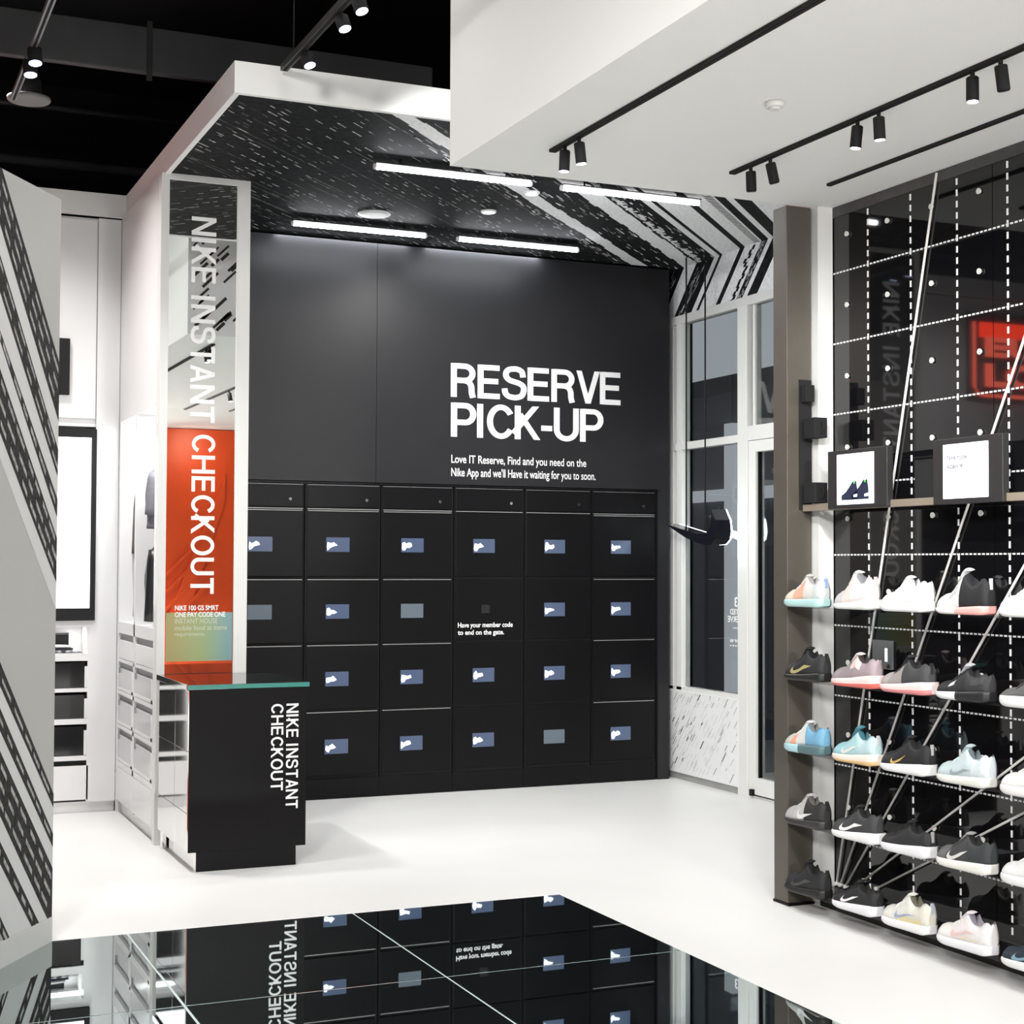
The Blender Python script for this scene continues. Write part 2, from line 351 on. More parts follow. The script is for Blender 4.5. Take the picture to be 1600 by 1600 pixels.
# ------------------------------------------------------------------ window wall (x = 5.8), header with print
WX = 5.80
q = MB(); q.box(WX+.02, WX+.25, 6.2, 11.0, 3.46, 5.2, 0)
def hp(c1, c2, mi, z0=3.46, z1=ZC):
    k = .93
    P = rectclip([(5.82-c1, z1), (5.82-c2, z1), (5.82-c2+k*(z1-z0), z0), (5.82-c1+k*(z1-z0), z0)], 6.2, 10.6, z0, z1)
    if P: q.poly([(WX+.019, y, z) for y, z in P], mi)
for a, b in STR: hp(a, b, 1)
def hdash(y, z, L, wd, mi):
    P = rectclip([(y, z), (y+wd, z), (y+wd+.93*L, z-L), (y+.93*L, z-L)], 6.2, 10.5, 3.46, ZC)
    if P: q.poly([(WX+.018, a, b) for a, b in P], mi)
for i in range(14): hdash(5.82+3.25+random.uniform(-.03, .03)+.02*i, 3.82-.026*i, .03, .035, 0)
for i in range(40):
    d = random.uniform(0, .37); hdash(5.82+3.12+random.uniform(-.03, .03)+.93*d, ZC-d, .03, .012, 2)
for i in range(60):
    d = random.uniform(0, .37); hdash(5.82+random.choice((3.9, 3.95, 4.3, 4.35))+random.uniform(-.03, .03)+.93*d, ZC-d, .05, .008, 2)
struct(q.build('wall_right', [pat_black, pat_white, pat_dash]), 'chevron printed header above the window')
w1 = thing('window_1', None, None, (WX+.03, 9.7, 0)); struct(w1, 'white framed shop window')
FR = white_frame
def wbx(name, y0, y1, z0, z1, x0=WX, x1=WX+.08, M=FR, par=None): return bx(name, M, par or w1, x0, x1, y0, y1, z0, z1, b=.004)
wbx('frame', 10.17, 10.26, .66, 3.41); wbx('frame', 10.045, 10.125, .66, 3.41); q = MB(); q.box(WX+.03, WX+.06, 10.12, 10.175, .66, 3.41); q.build('gasket', black, w1)
wbx('frame', 9.125, 9.25, .0, 3.41, WX-.01)
wbx('frame', 8.05, 10.3, 3.405, 3.47, WX-.005); wbx('frame', 9.25, 10.265, 2.455, 2.51, WX-.004); wbx('frame', 9.25, 10.26, .655, .69)
for z0, z1 in ((.69, 2.455), (2.51, 3.405)):
    q = MB(); q.box(WX+.035, WX+.045, 9.25, 10.05, z0, z1); q.build('pane', clear_glass, w1)
q = MB(); q.box(WX+.035, WX+.045, 8.1, 9.125, 2.56, 3.405); q.build('pane', clear_glass, w1)
wbx('frame', 8.05, 9.125, 2.458, 2.56, WX-.005)
wbx('frame', 9.07, 9.10, 2.56, 3.405, WX+.02)
# sill panel with printed dashes
q = MB(); q.box(WX-.012, WX+.2, 9.24, 10.30, .05, .66, 0)
for i in range(110):
    y = random.uniform(9.2, 10.4); z = random.uniform(.1, .7); L = random.uniform(.02, .075); wd = random.choice((.004, .006, .012))
    P = rectclip([(y, z), (y+wd, z), (y+wd+.8*L, z-L), (y+.8*L, z-L)], 9.25, 10.29, .055, .65)
    if P: q.poly([(WX-.0132, a, b) for a, b in P], random.choice((1, 2, 2, 3)))
for i in range(26):
    y = 9.2+.05*i
    for s in range(14):
        z = .66-.045*s; P = rectclip([(y+.8*(.66-z), z), (y+.8*(.66-z)+.004, z), (y+.8*(.66-z)+.035, z-.038), (y+.8*(.66-z)+.031, z-.038)], 9.25, 10.29, .055, .65)
        if P and random.random() < .5: q.poly([(WX-.0130, a, b) for a, b in P], 3)
struct(q.build('trim_2', [mat('sill_print_white', (.8, .81, .8), .5, noise=.05, nscale=20), zig_black, grey_slot, mat('sill_print_grey', (.5, .5, .5), .6, noise=.1)]), 'white printed panel under the window')
q = MB(); q.box(WX, WX+.15, 9.26, 10.3, 0, .05); struct(q.build('baseboard_right', mat('grey_glassy_base', (.3, .3, .29), .15, noise=.2)), 'grey base under the printed panel')
d1 = thing('door_1', None, None, (WX+.03, 8.6, 0)); struct(d1, 'white framed glass shop door')
for b in ((9.035, 9.122, .025, 2.455), (8.05, 8.14, .025, 2.455)): wbx('door_stile', *b, par=d1)
wbx('door_rail', 8.14, 9.035, 2.375, 2.455, par=d1); wbx('door_rail', 8.14, 9.035, .025, .14, par=d1)
q = MB(); q.box(WX+.035, WX+.045, 8.14, 9.035, .14, 2.375); q.build('pane', clear_glass, d1)
q = MB(); q.box(WX+.02, WX+.05, 9.02, 9.035, .14, 2.375); q.build('gasket', black, d1)
bx('hinge', black, d1, WX-.02, WX+.01, 9.05, 9.09, .015, .06)
bx('threshold', chrome, d1, WX, WX+.08, 8.05, 9.12, 0, .02)
q = MB(); q.box(WX-.02, WX+.25, 4.5, 8.05, 0, 3.46); struct(q.build('wall_right', white), 'white wall behind the shoe display')
q = MB(); q.box(WX+.0, WX+.25, 10.3, 11.0, 0, 3.46); struct(q.build('wall_right', black_wall), 'black wall return beside the window')
q = MB(); f_w = lambda a, b: (WX+.034, a, b)
for i, (t, y0, y1, z0, z1) in enumerate((('A-3', 9.36, 9.21, 1.30, 1.37), ('UNITED', 9.42, 9.2, 1.245, 1.285), ('RESERVE', 9.45, 9.2, 1.19, 1.235), ('10am', 9.38, 9.2, 1.145, 1.16), ('store', 9.42, 9.2, 1.05, 1.075), ('9pm', 9.42, 9.2, 1.015, 1.035))):
    lettering(q, t, f_w, y1, y0, z0, z1, bold=.02)
tag(q.build('window_lettering', letter, w1), 'small white vinyl text on the glass')
# dim street outside; emission stands in for light falling on its surfaces
night_m = mat('night_facade', (.12, .125, .14), .7, noise=.3, nscale=1.5, emit=(.5, .53, .6), es=.03)
night_l = mat('self_lit_night_wall', (.4, .42, .45), .7, noise=.15, nscale=1, emit=(.6, .63, .68), es=.5)  # glow put into the wall to brighten the upper panes
night_b = mat('dark_soffit_night', (.05, .05, .055), .7, noise=.2, emit=(.5, .52, .6), es=.02)
ob = thing('building', 'dark building across the walkway outside the shop window', 'building', (9.5, 11.5, 0))
q = MB(); q.box(9.4, 9.6, 7.5, 17, 0, 3.2); q.build('facade', night_m, ob)
q = MB(); q.box(9.3, 9.6, 7.5, 17, 3.62, 5.6); q.build('upper_wall', night_l, ob)
q = MB(); q.box(7.6, 9.6, 7.5, 17, 3.2, 3.36); q.build('awning', night_b, ob)
q = MB(); q.box(9.3, 9.6, 7.5, 17, 2.33, 2.46); q.build('frame_reflection_bar', night_l, ob)  # bar standing in for the window frame reflected in the glass
q = MB(); q.box(9.28, 9.4, 14.93, 15.1, 0, 3.2); q.build('post', night_l, ob)  # upright standing in for the reflected window frame
q = MB(); q.box(9, 30, -5, 25, -.08, -.02); struct(q.build('floor', mat('street_paving', (.2, .2, .2), .6, noise=.3, emit=(.5, .5, .5), es=.02)), 'walkway outside')

# ------------------------------------------------------------------ zigzag partition (left foreground)
A_ = Vector((.871, 6.78, 0)); D_ = Vector((-.541, -.841, 0)); Nn = Vector((.841, -.541, 0))
def zg(u, z, d=0): p = A_+D_*u+Nn*d; return (p.x, p.y, z)
q = MB()
foot = [(A_.x, A_.y), (A_.x, A_.y+.26), (-.55, A_.y+.26), zg(1.25, 0)[:2]]
def half(z0, z1, inset, mi):
    ft = [zg(0, 0, -inset)[:2], (A_.x-inset, A_.y+.26), (-.55, A_.y+.26), zg(1.25, 0, -inset)[:2]]
    q.prism(ft, z0, z1, mi)
half(.105, 3.15, .004, 0); half(.0015, .105, 0, 1)
LINES = {'b1R': (2.447, 3.151), 'b1L': (2.197, 2.915), 'b2R': (2.077, 2.80), 'b2L': (1.958, 2.66), 'b3R': (1.865, 2.515), 'b3L': (1.785, 2.475), 'b4R': (1.70, 2.37), 'b4L': (1.51, 2.125), 'w4': (1.395, 2.03),
 'l1R': (.62, 1.26), 'l1L': (.562, 1.165), 'l2R': (.452, 1.085), 'l2L': (.395, .995), 'l3R': (.308, .92), 'l3L': (.055, .675), 'l4R': (-.03, .577), 'l4L': (-.10, .49), 'l5R': (-.36, .30), 'l5L': (-.43, .24)}
def lz(n, u): a, b = LINES[n]; return a+(b-a)*u/.53
def strip(top, bot, mi, d=-.003, u0=0.0, u1=1.2):
    P = []
    for uu in (u0, u1): P.append((uu, (lz(top, uu) if isinstance(top, str) else top)))
    for uu in (u1, u0): P.append((uu, (lz(bot, uu) if isinstance(bot, str) else bot)))
    P = rectclip(P, 0.0, 1.2, .106, 3.149)
    if P: q.poly([zg(a, b, d) for a, b in P], mi)
strip('b1L', 'b2R', 3); strip('b2L', 'b3R', 3); strip('b3L', 'b4R', 3); strip('b4L', 'w4', 3)
strip('l1L', 'l2R', 3); strip('l2L', 'l3R', 3); strip('l3L', 'l4R', 3); strip('l4L', 'l5R', 3)
for a, b, rows in (('b1R', 'b1L', (.2, .5, .8)), ('b2R', 'b2L', (.2, .72)), ('b3R', 'b3L', (.5,)), ('b4R', 'b4L', (.15, .5, .82)), ('l1R', 'l1L', (.55,)), ('l2R', 'l2L', (.5,)), ('l3R', 'l3L', (.2, .5, .8)), ('l4R', 'l4L', (.5,)), ('l5R', 'l5L', (.5,))):
    strip(a, b, 2, -.0025)
    for r in rows:
        u = random.uniform(0, .05)
        wd = .16*(lz(a, 0)-lz(b, 0)) if len(rows) > 1 else .34*(lz(a, 0)-lz(b, 0)); wd = min(wd, .024)
        while u < 1.2:
            L = random.uniform(.035, .075)
            zc = [lz(a, x)*(1-r)+lz(b, x)*r for x in (u, u+L)]
            P = rectclip([(u, zc[0]+wd/2), (u+L, zc[1]+wd/2), (u+L, zc[1]-wd/2), (u, zc[0]-wd/2)], .002, 1.2, .106, 3.149)
            if P: q.poly([zg(x, z, -.002) for x, z in P], 4)
            u += L+random.uniform(.012, .04)
struct(q.build('wall_left', [zig_grey, mat('white_kickboard', (.66, .66, .64), .5, noise=.03), zig_black, mat('zigzag_white_band', (.72, .72, .71), .6, noise=.03, nscale=9), zig_dash]), 'angled partition printed with black dashed diagonal bands')

# ------------------------------------------------------------------ shoe wall (glass), white post, bronze column
GXW = 4.36
sw = thing('wall_right', None, None, (GXW+.05, 3.5, 0)); struct(sw, 'black glass shoe display wall with dotted white grid')
q = MB()
for y0, y1 in ((4.999, 6.16), (3.4, 4.995), (1.8, 3.396), (0, 1.796)): q.box(GXW, GXW+.02, y0, y1, .05, ZS, 0)
q.build('glass_panel', wallglass, sw)
q = MB(); q.box(GXW+.02, GXW+.2, 0, 6.16, .0, ZS); q.build('backing', black_matte, sw)
q = MB(); q.box(GXW-.004, GXW+.02, 0, 6.16, ZS-.05, ZS-.001); q.build('top_channel', mat('grey_top_channel', (.09, .09, .09), .4, metal=.5, noise=.3, nscale=20), sw)
q = MB()
HZ = [2.99, 2.652, 2.315, 1.98, 1.647, 1.314, .983, .659, .322]; VY = [5.836-.3095*i for i in range(14)]
for z in HZ:
    y = 6.155
    while y > 1.6: q.box(GXW-.0025, GXW, y-.015, y, z-.0035, z+.0035); y -= .0258
for y in VY:
    z = ZS-.06
    while z > .12: q.box(GXW-.0025, GXW, y-.0045, y+.0045, z-.028, z); z -= .0485
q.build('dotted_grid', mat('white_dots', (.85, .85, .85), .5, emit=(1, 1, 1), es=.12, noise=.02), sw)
peg_m = mat('white_peg', (.85, .85, .82), .4, noise=.02)
peg0 = None
for z in [3.162-.3365*i for i in range(9)]:
    for i in range(7):
        y = 5.989-.306*i
        if peg0 is None:
            q = MB(); q.tube([(GXW, y, z), (GXW-.006, y, z)], .008, 10); q.tube([(GXW-.006, y, z), (GXW-.012, y, z)], .0125, 12); peg0 = q.build('peg', peg_m, sw); p0 = (y, z)
        else:
            p = peg0.copy(); COL.objects.link(p); p.parent = sw; p.location = (0, y-p0[0], z-p0[1])
bx('base_frame', mat('black_base_frame', (.012, .012, .012), .3, noise=.2), sw, 4.27, GXW+.02, 0, 6.10, .0, .05)
# switch plate behind the glass grid
sp = thing('wall_plate', 'grey wall plate with a narrow lit slot below the top shoe shelf', 'wall plate', (GXW-.005, 5.71, 1.13), )
bx('plate', mat('grey_plate', (.2, .21, .22), .3, metal=.4, noise=.05), sp, GXW-.012, GXW-.001, 5.655, 5.80, 1.13, 1.26)
q = MB(); q.box(GXW-.014, GXW-.011, 5.69, 5.705, 1.165, 1.225); q.build('lit_slot', screen_white, sp)
q = MB(); q.box(4.27, 4.56, 6.16, 6.42, 0, ZS); q.box(4.27, GXW-.005, 6.105, 6.16, 0, ZS)
struct(q.build('wall_right', white_frame), 'white end post of the shoe wall')
cl = thing('column', 'slim bronze metal column at the end of the shoe wall', 'column', (4.19, 6.21, 0))
bx('shaft', bronze, cl, 4.124, 4.262, 6.15, 6.265, .012, ZS, b=.003)
bx('base_plate', black, cl, 4.12, 4.268, 6.14, 6.27, 0, .012, b=.002)
bx('black_strip', black_matte, cl, 4.19, 4.259, 6.144, 6.149, 1.86, 2.48, bev=False)
for i, (z0, z1, y0, y1, lab) in enumerate(((2.37, 2.45, 6.09, 6.12, 'small black clip box, topmost of three beside the bronze column'), (2.195, 2.29, 6.02, 6.10, 'black box with a cable loop above the wooden rail, midway up the column'), (1.89, 1.985, 6.02, 6.10, 'black box with a cable loop resting on the rail end by the column'))):
    t = thing('alarm_box', lab, 'alarm box', (4.22, 6.08, z0), 'security alarm boxes')
    bx('housing', black_matte, t, 4.19, 4.262 if i else 4.24, y0, y1+.01, z0, z1)
    if i:
        q = MB(); q.tube([(4.225, y0-.001-.022*math.sin(a), (z0+z1)/2-.028*math.cos(a)) for a in [PI*k/10 for k in range(11)]], .003, 6); q.build('cable_loop', black_matte, t)

# ================================================================== LOCKERS
bank = 'black pick-up locker columns'
LXS = [2.375, 2.915, 3.455, 3.995, 4.54, 5.08, 5.62]
LXS[0] = 2.36
LZ = [.15, .598, 1.05, 1.497, 1.965, 2.138]
labs = ['leftmost black locker column, cut off by the mirror pillar and checkout kiosk', 'second black locker column from the left, right of the checkout kiosk', 'third black locker column with a plain grey screen in its second row', 'black locker column with white printed text instead of a second screen', 'black locker column with a plain grey screen in its lowest row', 'rightmost black locker column next to the window']
def screen_shape(q, x, z, y):
    """small bright silhouette at the left of a locker screen"""
    n = 11; pts = [(0, random.uniform(.25, .45)), (.02, random.uniform(.6, .8)), (.12, random.uniform(.5, .85)), (.2, .62), (.3, random.uniform(.55, .75)), (.42, random.uniform(.5, .68)), (.46, .45), (.34, random.uniform(.3, .42)), (.22, .34), (.14, random.uniform(.1, .28)), (.03, random.uniform(.08, .25))]
    cxm = (.2, .45)
    for i in range(len(pts)):
        a, b = pts[i], pts[(i+1) % len(pts)]
        q.poly([(x+.165*p[0], y, z+.097*p[1]) for p in (cxm, a, b)])
for c in range(6):
    x0, x1 = LXS[c]+.016, LXS[c+1]-.014
    t = thing('locker_column', labs[c], 'locker', ((x0+x1)/2, LY+.2, 0), bank)
    q = MB(); q.box(LXS[c]+.001, LXS[c+1]-.001, LY+.014, LY+.48, .12, 2.136); q.build('carcass', black_gap, t)
    bx('plinth', black, t, LXS[c]+.001, LXS[c+1]-.001, LY+.004, LY+.4, 0, .135, bev=False)
    q = MB(); q.box(LXS[c]+.001, LXS[c]+.014, LY, LY+.014, .136, 2.136); q.build('side_frame', black, t)
    tp = bx('top_panel', black, t, x0, x1, LY, LY+.014, LZ[4]+.012, LZ[5]-.012, b=.0025)
    q = MB(); q.tube([(x1-.09, LY, 2.03), (x1-.09, LY-.006, 2.03)], .0105, 14); q.build('lock', chrome, tp)
    q = MB(); q.box(x0, x1, LY-.002, LY+.01, LZ[5]-.0095, LZ[5]-.007); q.box(x0, x1, LY-.002, LY+.01, LZ[4]-.001, LZ[4]+.004); q.build('edge_trim', edge_grey, t)
    for r in range(4):
        d = bx('door', black, t, x0, x1, LY, LY+.016, LZ[r]+.012, LZ[r+1]-.008, b=.0025)
        if c < 3 or c == 5:
            q = MB(); q.box(x0+.004, x1-.004, LY-.003, LY, LZ[r+1]-.0135, LZ[r+1]-.0085); q.build('edge_strip', edge_grey, d)
        zc = (.355, .812, 1.270, 1.725)[r]; xs = LXS[c]+.15+.01*(c > 3)
        if c == 0: xs = 2.525
        if c == 3 and r == 2:
            q = MB(); q.box(4.209, 4.273, LY-.002, LY, 1.247, 1.307); q.build('sensor', mat('dark_sensor', (.02, .02, .02), .2, noise=.1), d)
            q = MB(); lettering(q, 'Have your member code', f_l, 4.03, 4.452, 1.137, 1.182, bold=.02); lettering(q, 'to end on the gate.', f_l, 4.03, 4.385, 1.085, 1.13, bold=.02); q.build('door_lettering', letter, d)
            continue
        plain = (c, r) in ((0, 2), (2, 2), (4, 0))
        q = MB(); q.box(xs, xs+.165, LY-.0022, LY+.001, zc-.05, zc+.048); sc = q.build('screen', screen_grey if plain else screen_blue, d)
        if not plain:
            q = MB(); screen_shape(q, xs+.004, zc-.05, LY-.0032); q.build('screen_picture', screen_mark, sc)

# ================================================================== MIRROR PILLAR and KIOSK
pt = thing('mirror_pillar', 'white pillar faced with a tall mirror lettered CHECKOUT', 'pillar', (1.94, 8.9, 0))
q = MB(); q.box(1.682, 2.199, 8.835, 8.90, 0, ZC)
for b in ((1.682, 1.728, .3, ZC), (2.122, 2.199, .3, ZC)): q.box(b[0], b[1], 8.82, 8.836, b[2], b[3])
q.box(1.728, 2.122, 8.82, 8.836, 3.796, ZC)
q.build('frame', white_frame, pt)
q = MB(); q.box(1.728, 2.122, 8.828, 8.834, .3, 3.796); q.build('mirror', mirror_m, pt)
f_m = lambda a, b: (2.0-(b-0), 8.8265, a)
def vert_text(q, t, xl, xr, ztop, zbot, y, bold=0):      # reads downwards, letter tops to the right
    grotesk(q, t, lambda a, b: (xl+b, y, ztop-a), 0, ztop-zbot, 0, xr-xl, .15, 0, .075)
q = MB(); vert_text(q, 'CHECKOUT', 1.872, 2.006, 2.335, 1.425, 8.8265, bold=.012); vert_text(q, 'NIKE INSTANT', 1.858, 2.0, 3.595, 2.41, 8.8265, bold=.012)
tag(q.build('mirror_lettering', letter, pt), 'white lettering reading downwards')
grad = mat('gradient_print', (.5, .6, .4), .3); N = grad.node_tree
tc = N.nodes.new('ShaderNodeTexCoord'); sx = N.nodes.new('ShaderNodeSeparateXYZ'); mr = N.nodes.new('ShaderNodeMapRange'); cr = N.nodes.new('ShaderNodeValToRGB')
N.links.new(tc.outputs['Generated'], sx.inputs[0]); N.links.new(sx.outputs['X'], mr.inputs['Value']); N.links.new(mr.outputs[0], cr.inputs['Fac'])
e = cr.color_ramp.elements; e[0].color = (.36, .32, .13, 1); e[0].position = .1; e[1].color = (.18, .33, .34, 1); e[1].position = .95; n_ = e.new(.55); n_.color = (.3, .38, .18, 1)
N.links.new(cr.outputs['Color'], N.nodes['Principled BSDF'].inputs['Base Color'])
q = MB(); q.box(1.735, 2.116, 8.8262, 8.828, 1.035, 1.312); tag(q.build('colour_print', grad, pt), 'green and yellow gradient print at the mirror foot')
q = MB()
for i, (t, z, x1) in enumerate((('NIKE 100 GS SMRT', 1.325, 2.035), ('ONE PAY CODE ONE', 1.287, 2.075), ('INSTANT HOUSE', 1.250, 2.03), ('mobile food at items', 1.212, 2.085), ('requirements.', 1.172, 1.96))):
    lettering(q, t, lambda a, b: (a, 8.8255, b), 1.785, x1, z, z+.029, mi=0 if i < 2 else 1, bold=.02 if i < 2 else .0)
q.build('small_lettering', [letter, mat('faded_vinyl', (.55, .6, .45), .5, noise=.05)], pt)

kx0, kx1, ky0, ky1 = 1.692, 2.324, 8.0, 8.79
k = thing('checkout_kiosk', 'black checkout kiosk with glass top standing before the mirror pillar', 'kiosk', (2.0, 8.4, 0))
bx('body', black, k, kx0+.006, kx1, ky0, ky1, .1, .938, b=.002)
bx('plinth', black, k, 1.74, 2.271, ky0+.001, 8.66, 0, .1, bev=False)
q = MB(); q.box(1.733, 1.74, ky0+.001, 8.66, 0, .1); q.build('plinth_cladding', chrome, k)
bx('foot', chrome, k, 1.70, 1.75, 8.70, 8.78, 0, .1)
for y0, y1 in ((8.002, 8.325), (8.329, 8.788)):
    for z0, z1 in ((.102, .30), (.303, .62), (.623, .936)): bx('steel_panel', chrome, k, kx0, kx0+.006, y0, y1, z0, z1, b=.001)
q = MB(); q.bbox(kx0-.006, kx1+.012, ky0-.008, ky1+.01, .94, .965, 0, .002); 
gt = q.build('glass_top', top_glass, k)
q = MB(); q.box(kx0-.006, kx1+.012, ky0-.0105, ky0-.008, .941, .964); q.build('glass_edge', teal_glass, gt)
q = MB(); q.bbox(kx0-.012, kx0-.006, ky0-.008, ky1+.01, .936, .968, 0, .002); q.build('steel_edge', chrome, gt)
q = MB(); vert_text(q, 'NIKE INSTANT', 2.213, 2.279, .853, .301, ky0-.0015, bold=.015); vert_text(q, 'CHECKOUT', 2.131, 2.197, .853, .40, ky0-.0015, bold=.015)
tag(q.build('kiosk_lettering', letter, k), 'white NIKE INSTANT CHECKOUT lettering reading downwards')

# ================================================================== WHITE FITTED CABINETS
BY = 10.15
cb = thing('fitted_cabinet', 'white tall fitted cabinet on the back wall left of the mirror pillar', 'cabinet', (1.2, 10.4, 0))
def cbx(name, x0, x1, z0, z1, M=white_gloss, y0=BY, y1=BY+.02, par=None, b=.0015): return bx(name, M, par or cb, x0, x1, y0, y1, z0, z1, b=b)
q = MB(); q.box(-1.5, 1.25, BY, BY+.5, 2.46, 3.822); q.box(1.535, 1.68, BY, BY+.5, .07, 3.822); q.box(.7, 1.25, BY, BY+.5, .0, 2.46)
q.box(1.25, 1.535, BY+.02, BY+.5, 2.47, 3.822); q.box(1.25, 1.535, BY+.3, BY+.5, .0, 2.47); q.box(1.25, 1.5, BY, BY+.3, 1.18, 1.225)
q.box(1.25, 1.5, BY, BY+.3, .968, 1.018)
for z0, z1 in ((.77, .795), (.565, .60), (.335, .365)): q.box(1.25, 1.5, BY, BY+.3, z0, z1)
q.box(1.50, 1.535, BY, BY+.3, .07, 1.225); q.box(.7, 1.68, BY+.03, BY+.3, 0, .07)
q.build('carcass', white_gloss, cb)
cbx('cabinet_door', 1.0, 1.528, 2.52, 3.805, y0=BY-.0, y1=BY+.018)
q = MB(); q.box(1.25, 1.5, BY+.31, BY+.315, 1.02, 1.18); q.build('niche_back', mat('grey_niche', (.45, .45, .5), .6, noise=.05), cb)
dark_bin = mat('dark_clear_bin', (.012, .012, .013), .06, noise=.2)
for z0, z1 in ((.797, .958), (.602, .752), (.368, .55)):
    d = cbx('drawer', 1.25, 1.482, z0, z1, dark_bin, BY+.005, BY+.25); cbx('drawer_frame', 1.482, 1.50, z0, z1-.025, white_gloss, BY+.002, BY+.02, d)
cbx('base_door', 1.25, 1.512, .085, .302); q = MB(); q.box(1.25, 1.51, BY+.004, BY+.03, .305, .332); q.build('finger_slot_fill', black_gap, cb)
ds = thing('display_screen', 'tall lit white screen in a black frame on the white cabinet', 'screen', (1.4, BY, 1.22))
bx('frame', black_matte, ds, 1.05, 1.537, BY-.03, BY-.001, 1.226, 2.452); q = MB(); q.box(1.08, 1.502, BY-.032, BY-.03, 1.305, 2.395); q.build('screen', screen_white, ds)
bp = thing('wall_panel', 'narrow black panel on the white cabinet above the lit screen', 'panel', (1.3, BY, 2.66)); bx('panel', black_matte, bp, 1.1, 1.36, BY-.04, BY-.001, 2.665, 3.025)
cam_box = thing('shelf_box', 'flat black box on the niche shelf beneath the lit screen', 'box', (1.36, BY+.12, 1.018))
bx('box', black_matte, cam_box, 1.26, 1.40, BY+.14, BY+.26, 1.018, 1.13); bx('box_lid', mat('box_lid', (.05, .05, .055), .5, noise=.1), cam_box, 1.26, 1.40, BY+.135, BY+.265, 1.13, 1.145)
pr_cloth = grain('printed_cloth', (.02, .02, .03), (.6, .6, .62), 26); wh_cloth = mat('white_cloth', (.75, .75, .75), .9, noise=.05, nscale=30, bump=.4)
for i, (M, z0, lab) in enumerate(((pr_cloth, 1.018, 'folded black and white printed garment at the bottom of the niche pile'), (mat('dark_cloth', (.03, .03, .045), .9, noise=.3, nscale=40, bump=.5), 1.04, 'folded dark garment in the middle of the niche pile'), (wh_cloth, 1.053, 'folded white garment on top of the niche pile'))):
    q = MB(); h = (.022, .013, .018)[i]; wd = (.2, .14, .12)[i]
    q.loft([[(1.27+wd*a, BY+.01+.12*b, z0+h*zz*(1-.5*abs(a-.4))) for b, zz in ((0, .1), (.02, .9), (.5, 1), (.98, .9), (1, .1), (.5, 0))] for a in (0, .05, .3, .6, .9, 1)], 0)
    tag(q.build('folded_garment', M), lab, 'clothing', 'folded clothes in the niche')
# side run facing left (x = 1.68)
RX = 1.682
rn = thing('fitted_cabinet', 'white fitted run with lit clothes alcoves and clear drawers behind the mirror pillar', 'cabinet', (1.9, 9.6, 0))
q = MB(); q.box(RX, 2.19, 8.902, BY-.002, 2.5, ZC); q.box(2.05, 2.19, 8.902, BY-.002, .0, 2.5); q.box(RX, 2.05, 8.902, 8.925, .07, 2.5); q.box(RX, 2.05, BY-.06, BY-.002, .07, 2.5)
q.box(RX, 2.05, 9.515, 9.555, .07, 2.5); q.box(RX, 2.05, 8.925, BY-.06, 1.148, 1.22)
for z0, z1 in ((.965, .985), (.76, .785), (.545, .57), (.30, .335)): q.box(RX, 2.05, 8.925, BY-.06, z0, z1)
q.box(RX+.03, 2.05, 8.95, BY-.003, 0, .07); q.box(RX, RX+.03, BY-.06, BY-.003, 0, .07)
q.build('carcass', white_gloss, rn)
clear_bin = mat('frosted_bin', (.6, .6, .61), .2, noise=.03)
for y0, y1 in ((8.928, 9.512), (9.558, BY-.063)):
    for r, (z0, z1) in enumerate(((.988, 1.105), (.788, .925), (.573, .72), (.338, .505))):
        d = bx('drawer', white_gloss if r == 0 else clear_bin, rn, RX+.004, 2.0, y0, y1, z0, z1)
        if r:
            q = MB(); q.box(RX+.001, RX+.004, y0, y1, z0, z0+.018); q.box(RX+.001, RX+.004, y0, y0+.05, z0, z1); q.build('drawer_frame', white_gloss, d)
            q = MB(); q.box(RX-.006, RX+.004, y1-.06, y1-.045, z1-.03, z1+.005); q.build('drawer_tab', edge_grey, d)
        q = MB(); q.box(RX+.02, RX+.03, y0, y1, z1, z1+.04); q.build('finger_slot_fill', grey_slot, rn)  # grey strip painted in for the shade above each drawer
    bx('base_door', white_gloss, rn, RX-.002, RX+.016, y0, y1, .085, .297)
for nm, lab, (x0, x1, y0, y1, z0, z1), M in (('product_box', 'small black box in the clear drawer nearest the kiosk corner', (RX+.03, RX+.2, 9.08, 9.2, .80, .9), None),): pass
for (yy, e_) in ((9.22, 5), (9.82, 5)):
    area('alcove_light', (1.87, yy, 2.49), .25, e_, sy=.4, col=(1, 1, 1))
area('niche_light', (1.4, BY+.15, 1.176), .2, .6, sy=.1)
def garment(name, label, y, x0, x1, ztop, zbot, M, M2=None, sleeve=None):
    t = thing(name, label, 'clothing', ((x0+x1)/2, y, zbot), 'clothes hanging in the alcoves')
    q = MB(); rings = []
    cxm = (x0+x1)/2
    for i in range(12):
        f = i/11; z = ztop+(zbot-ztop)*f; hw = (x1-x0)/2*(.32+.68*min(1, (f/.22)**.6)) if f < .22 else (x1-x0)/2*(1-.04*math.sin(f*9)); th = .035*(.5+.5*min(1, f*4))
        rings.append([(cxm+hw*math.cos(a), y+th*math.sin(a)*(1+.25*math.sin(5*a+f*4)), z) for a in [2*PI*k/20 for k in range(20)]])
    q.loft(rings, 0, mis=(lambda i, j: 1 if M2 and i > 4 else 0)); q.build('garment_body', [M, M2 or M], t)
    q = MB(); s = []
    for i in range(8):
        f = i/7; s.append((x0+.05-.035*f, y-.02-.02*math.sin(f*2), ztop-.07-(sleeve or .5)*f))
    q.tube(s, [.04, .045, .045, .042, .04, .036, .033, .03], 10); q.build('sleeve', M, t)
    q = MB(); q.tube([(cxm, y, ztop), (cxm, y, ztop+.05), (cxm+.02, y, ztop+.075), (cxm, y, ztop+.095)], .003, 6); q.build('hanger_hook', chrome, t)
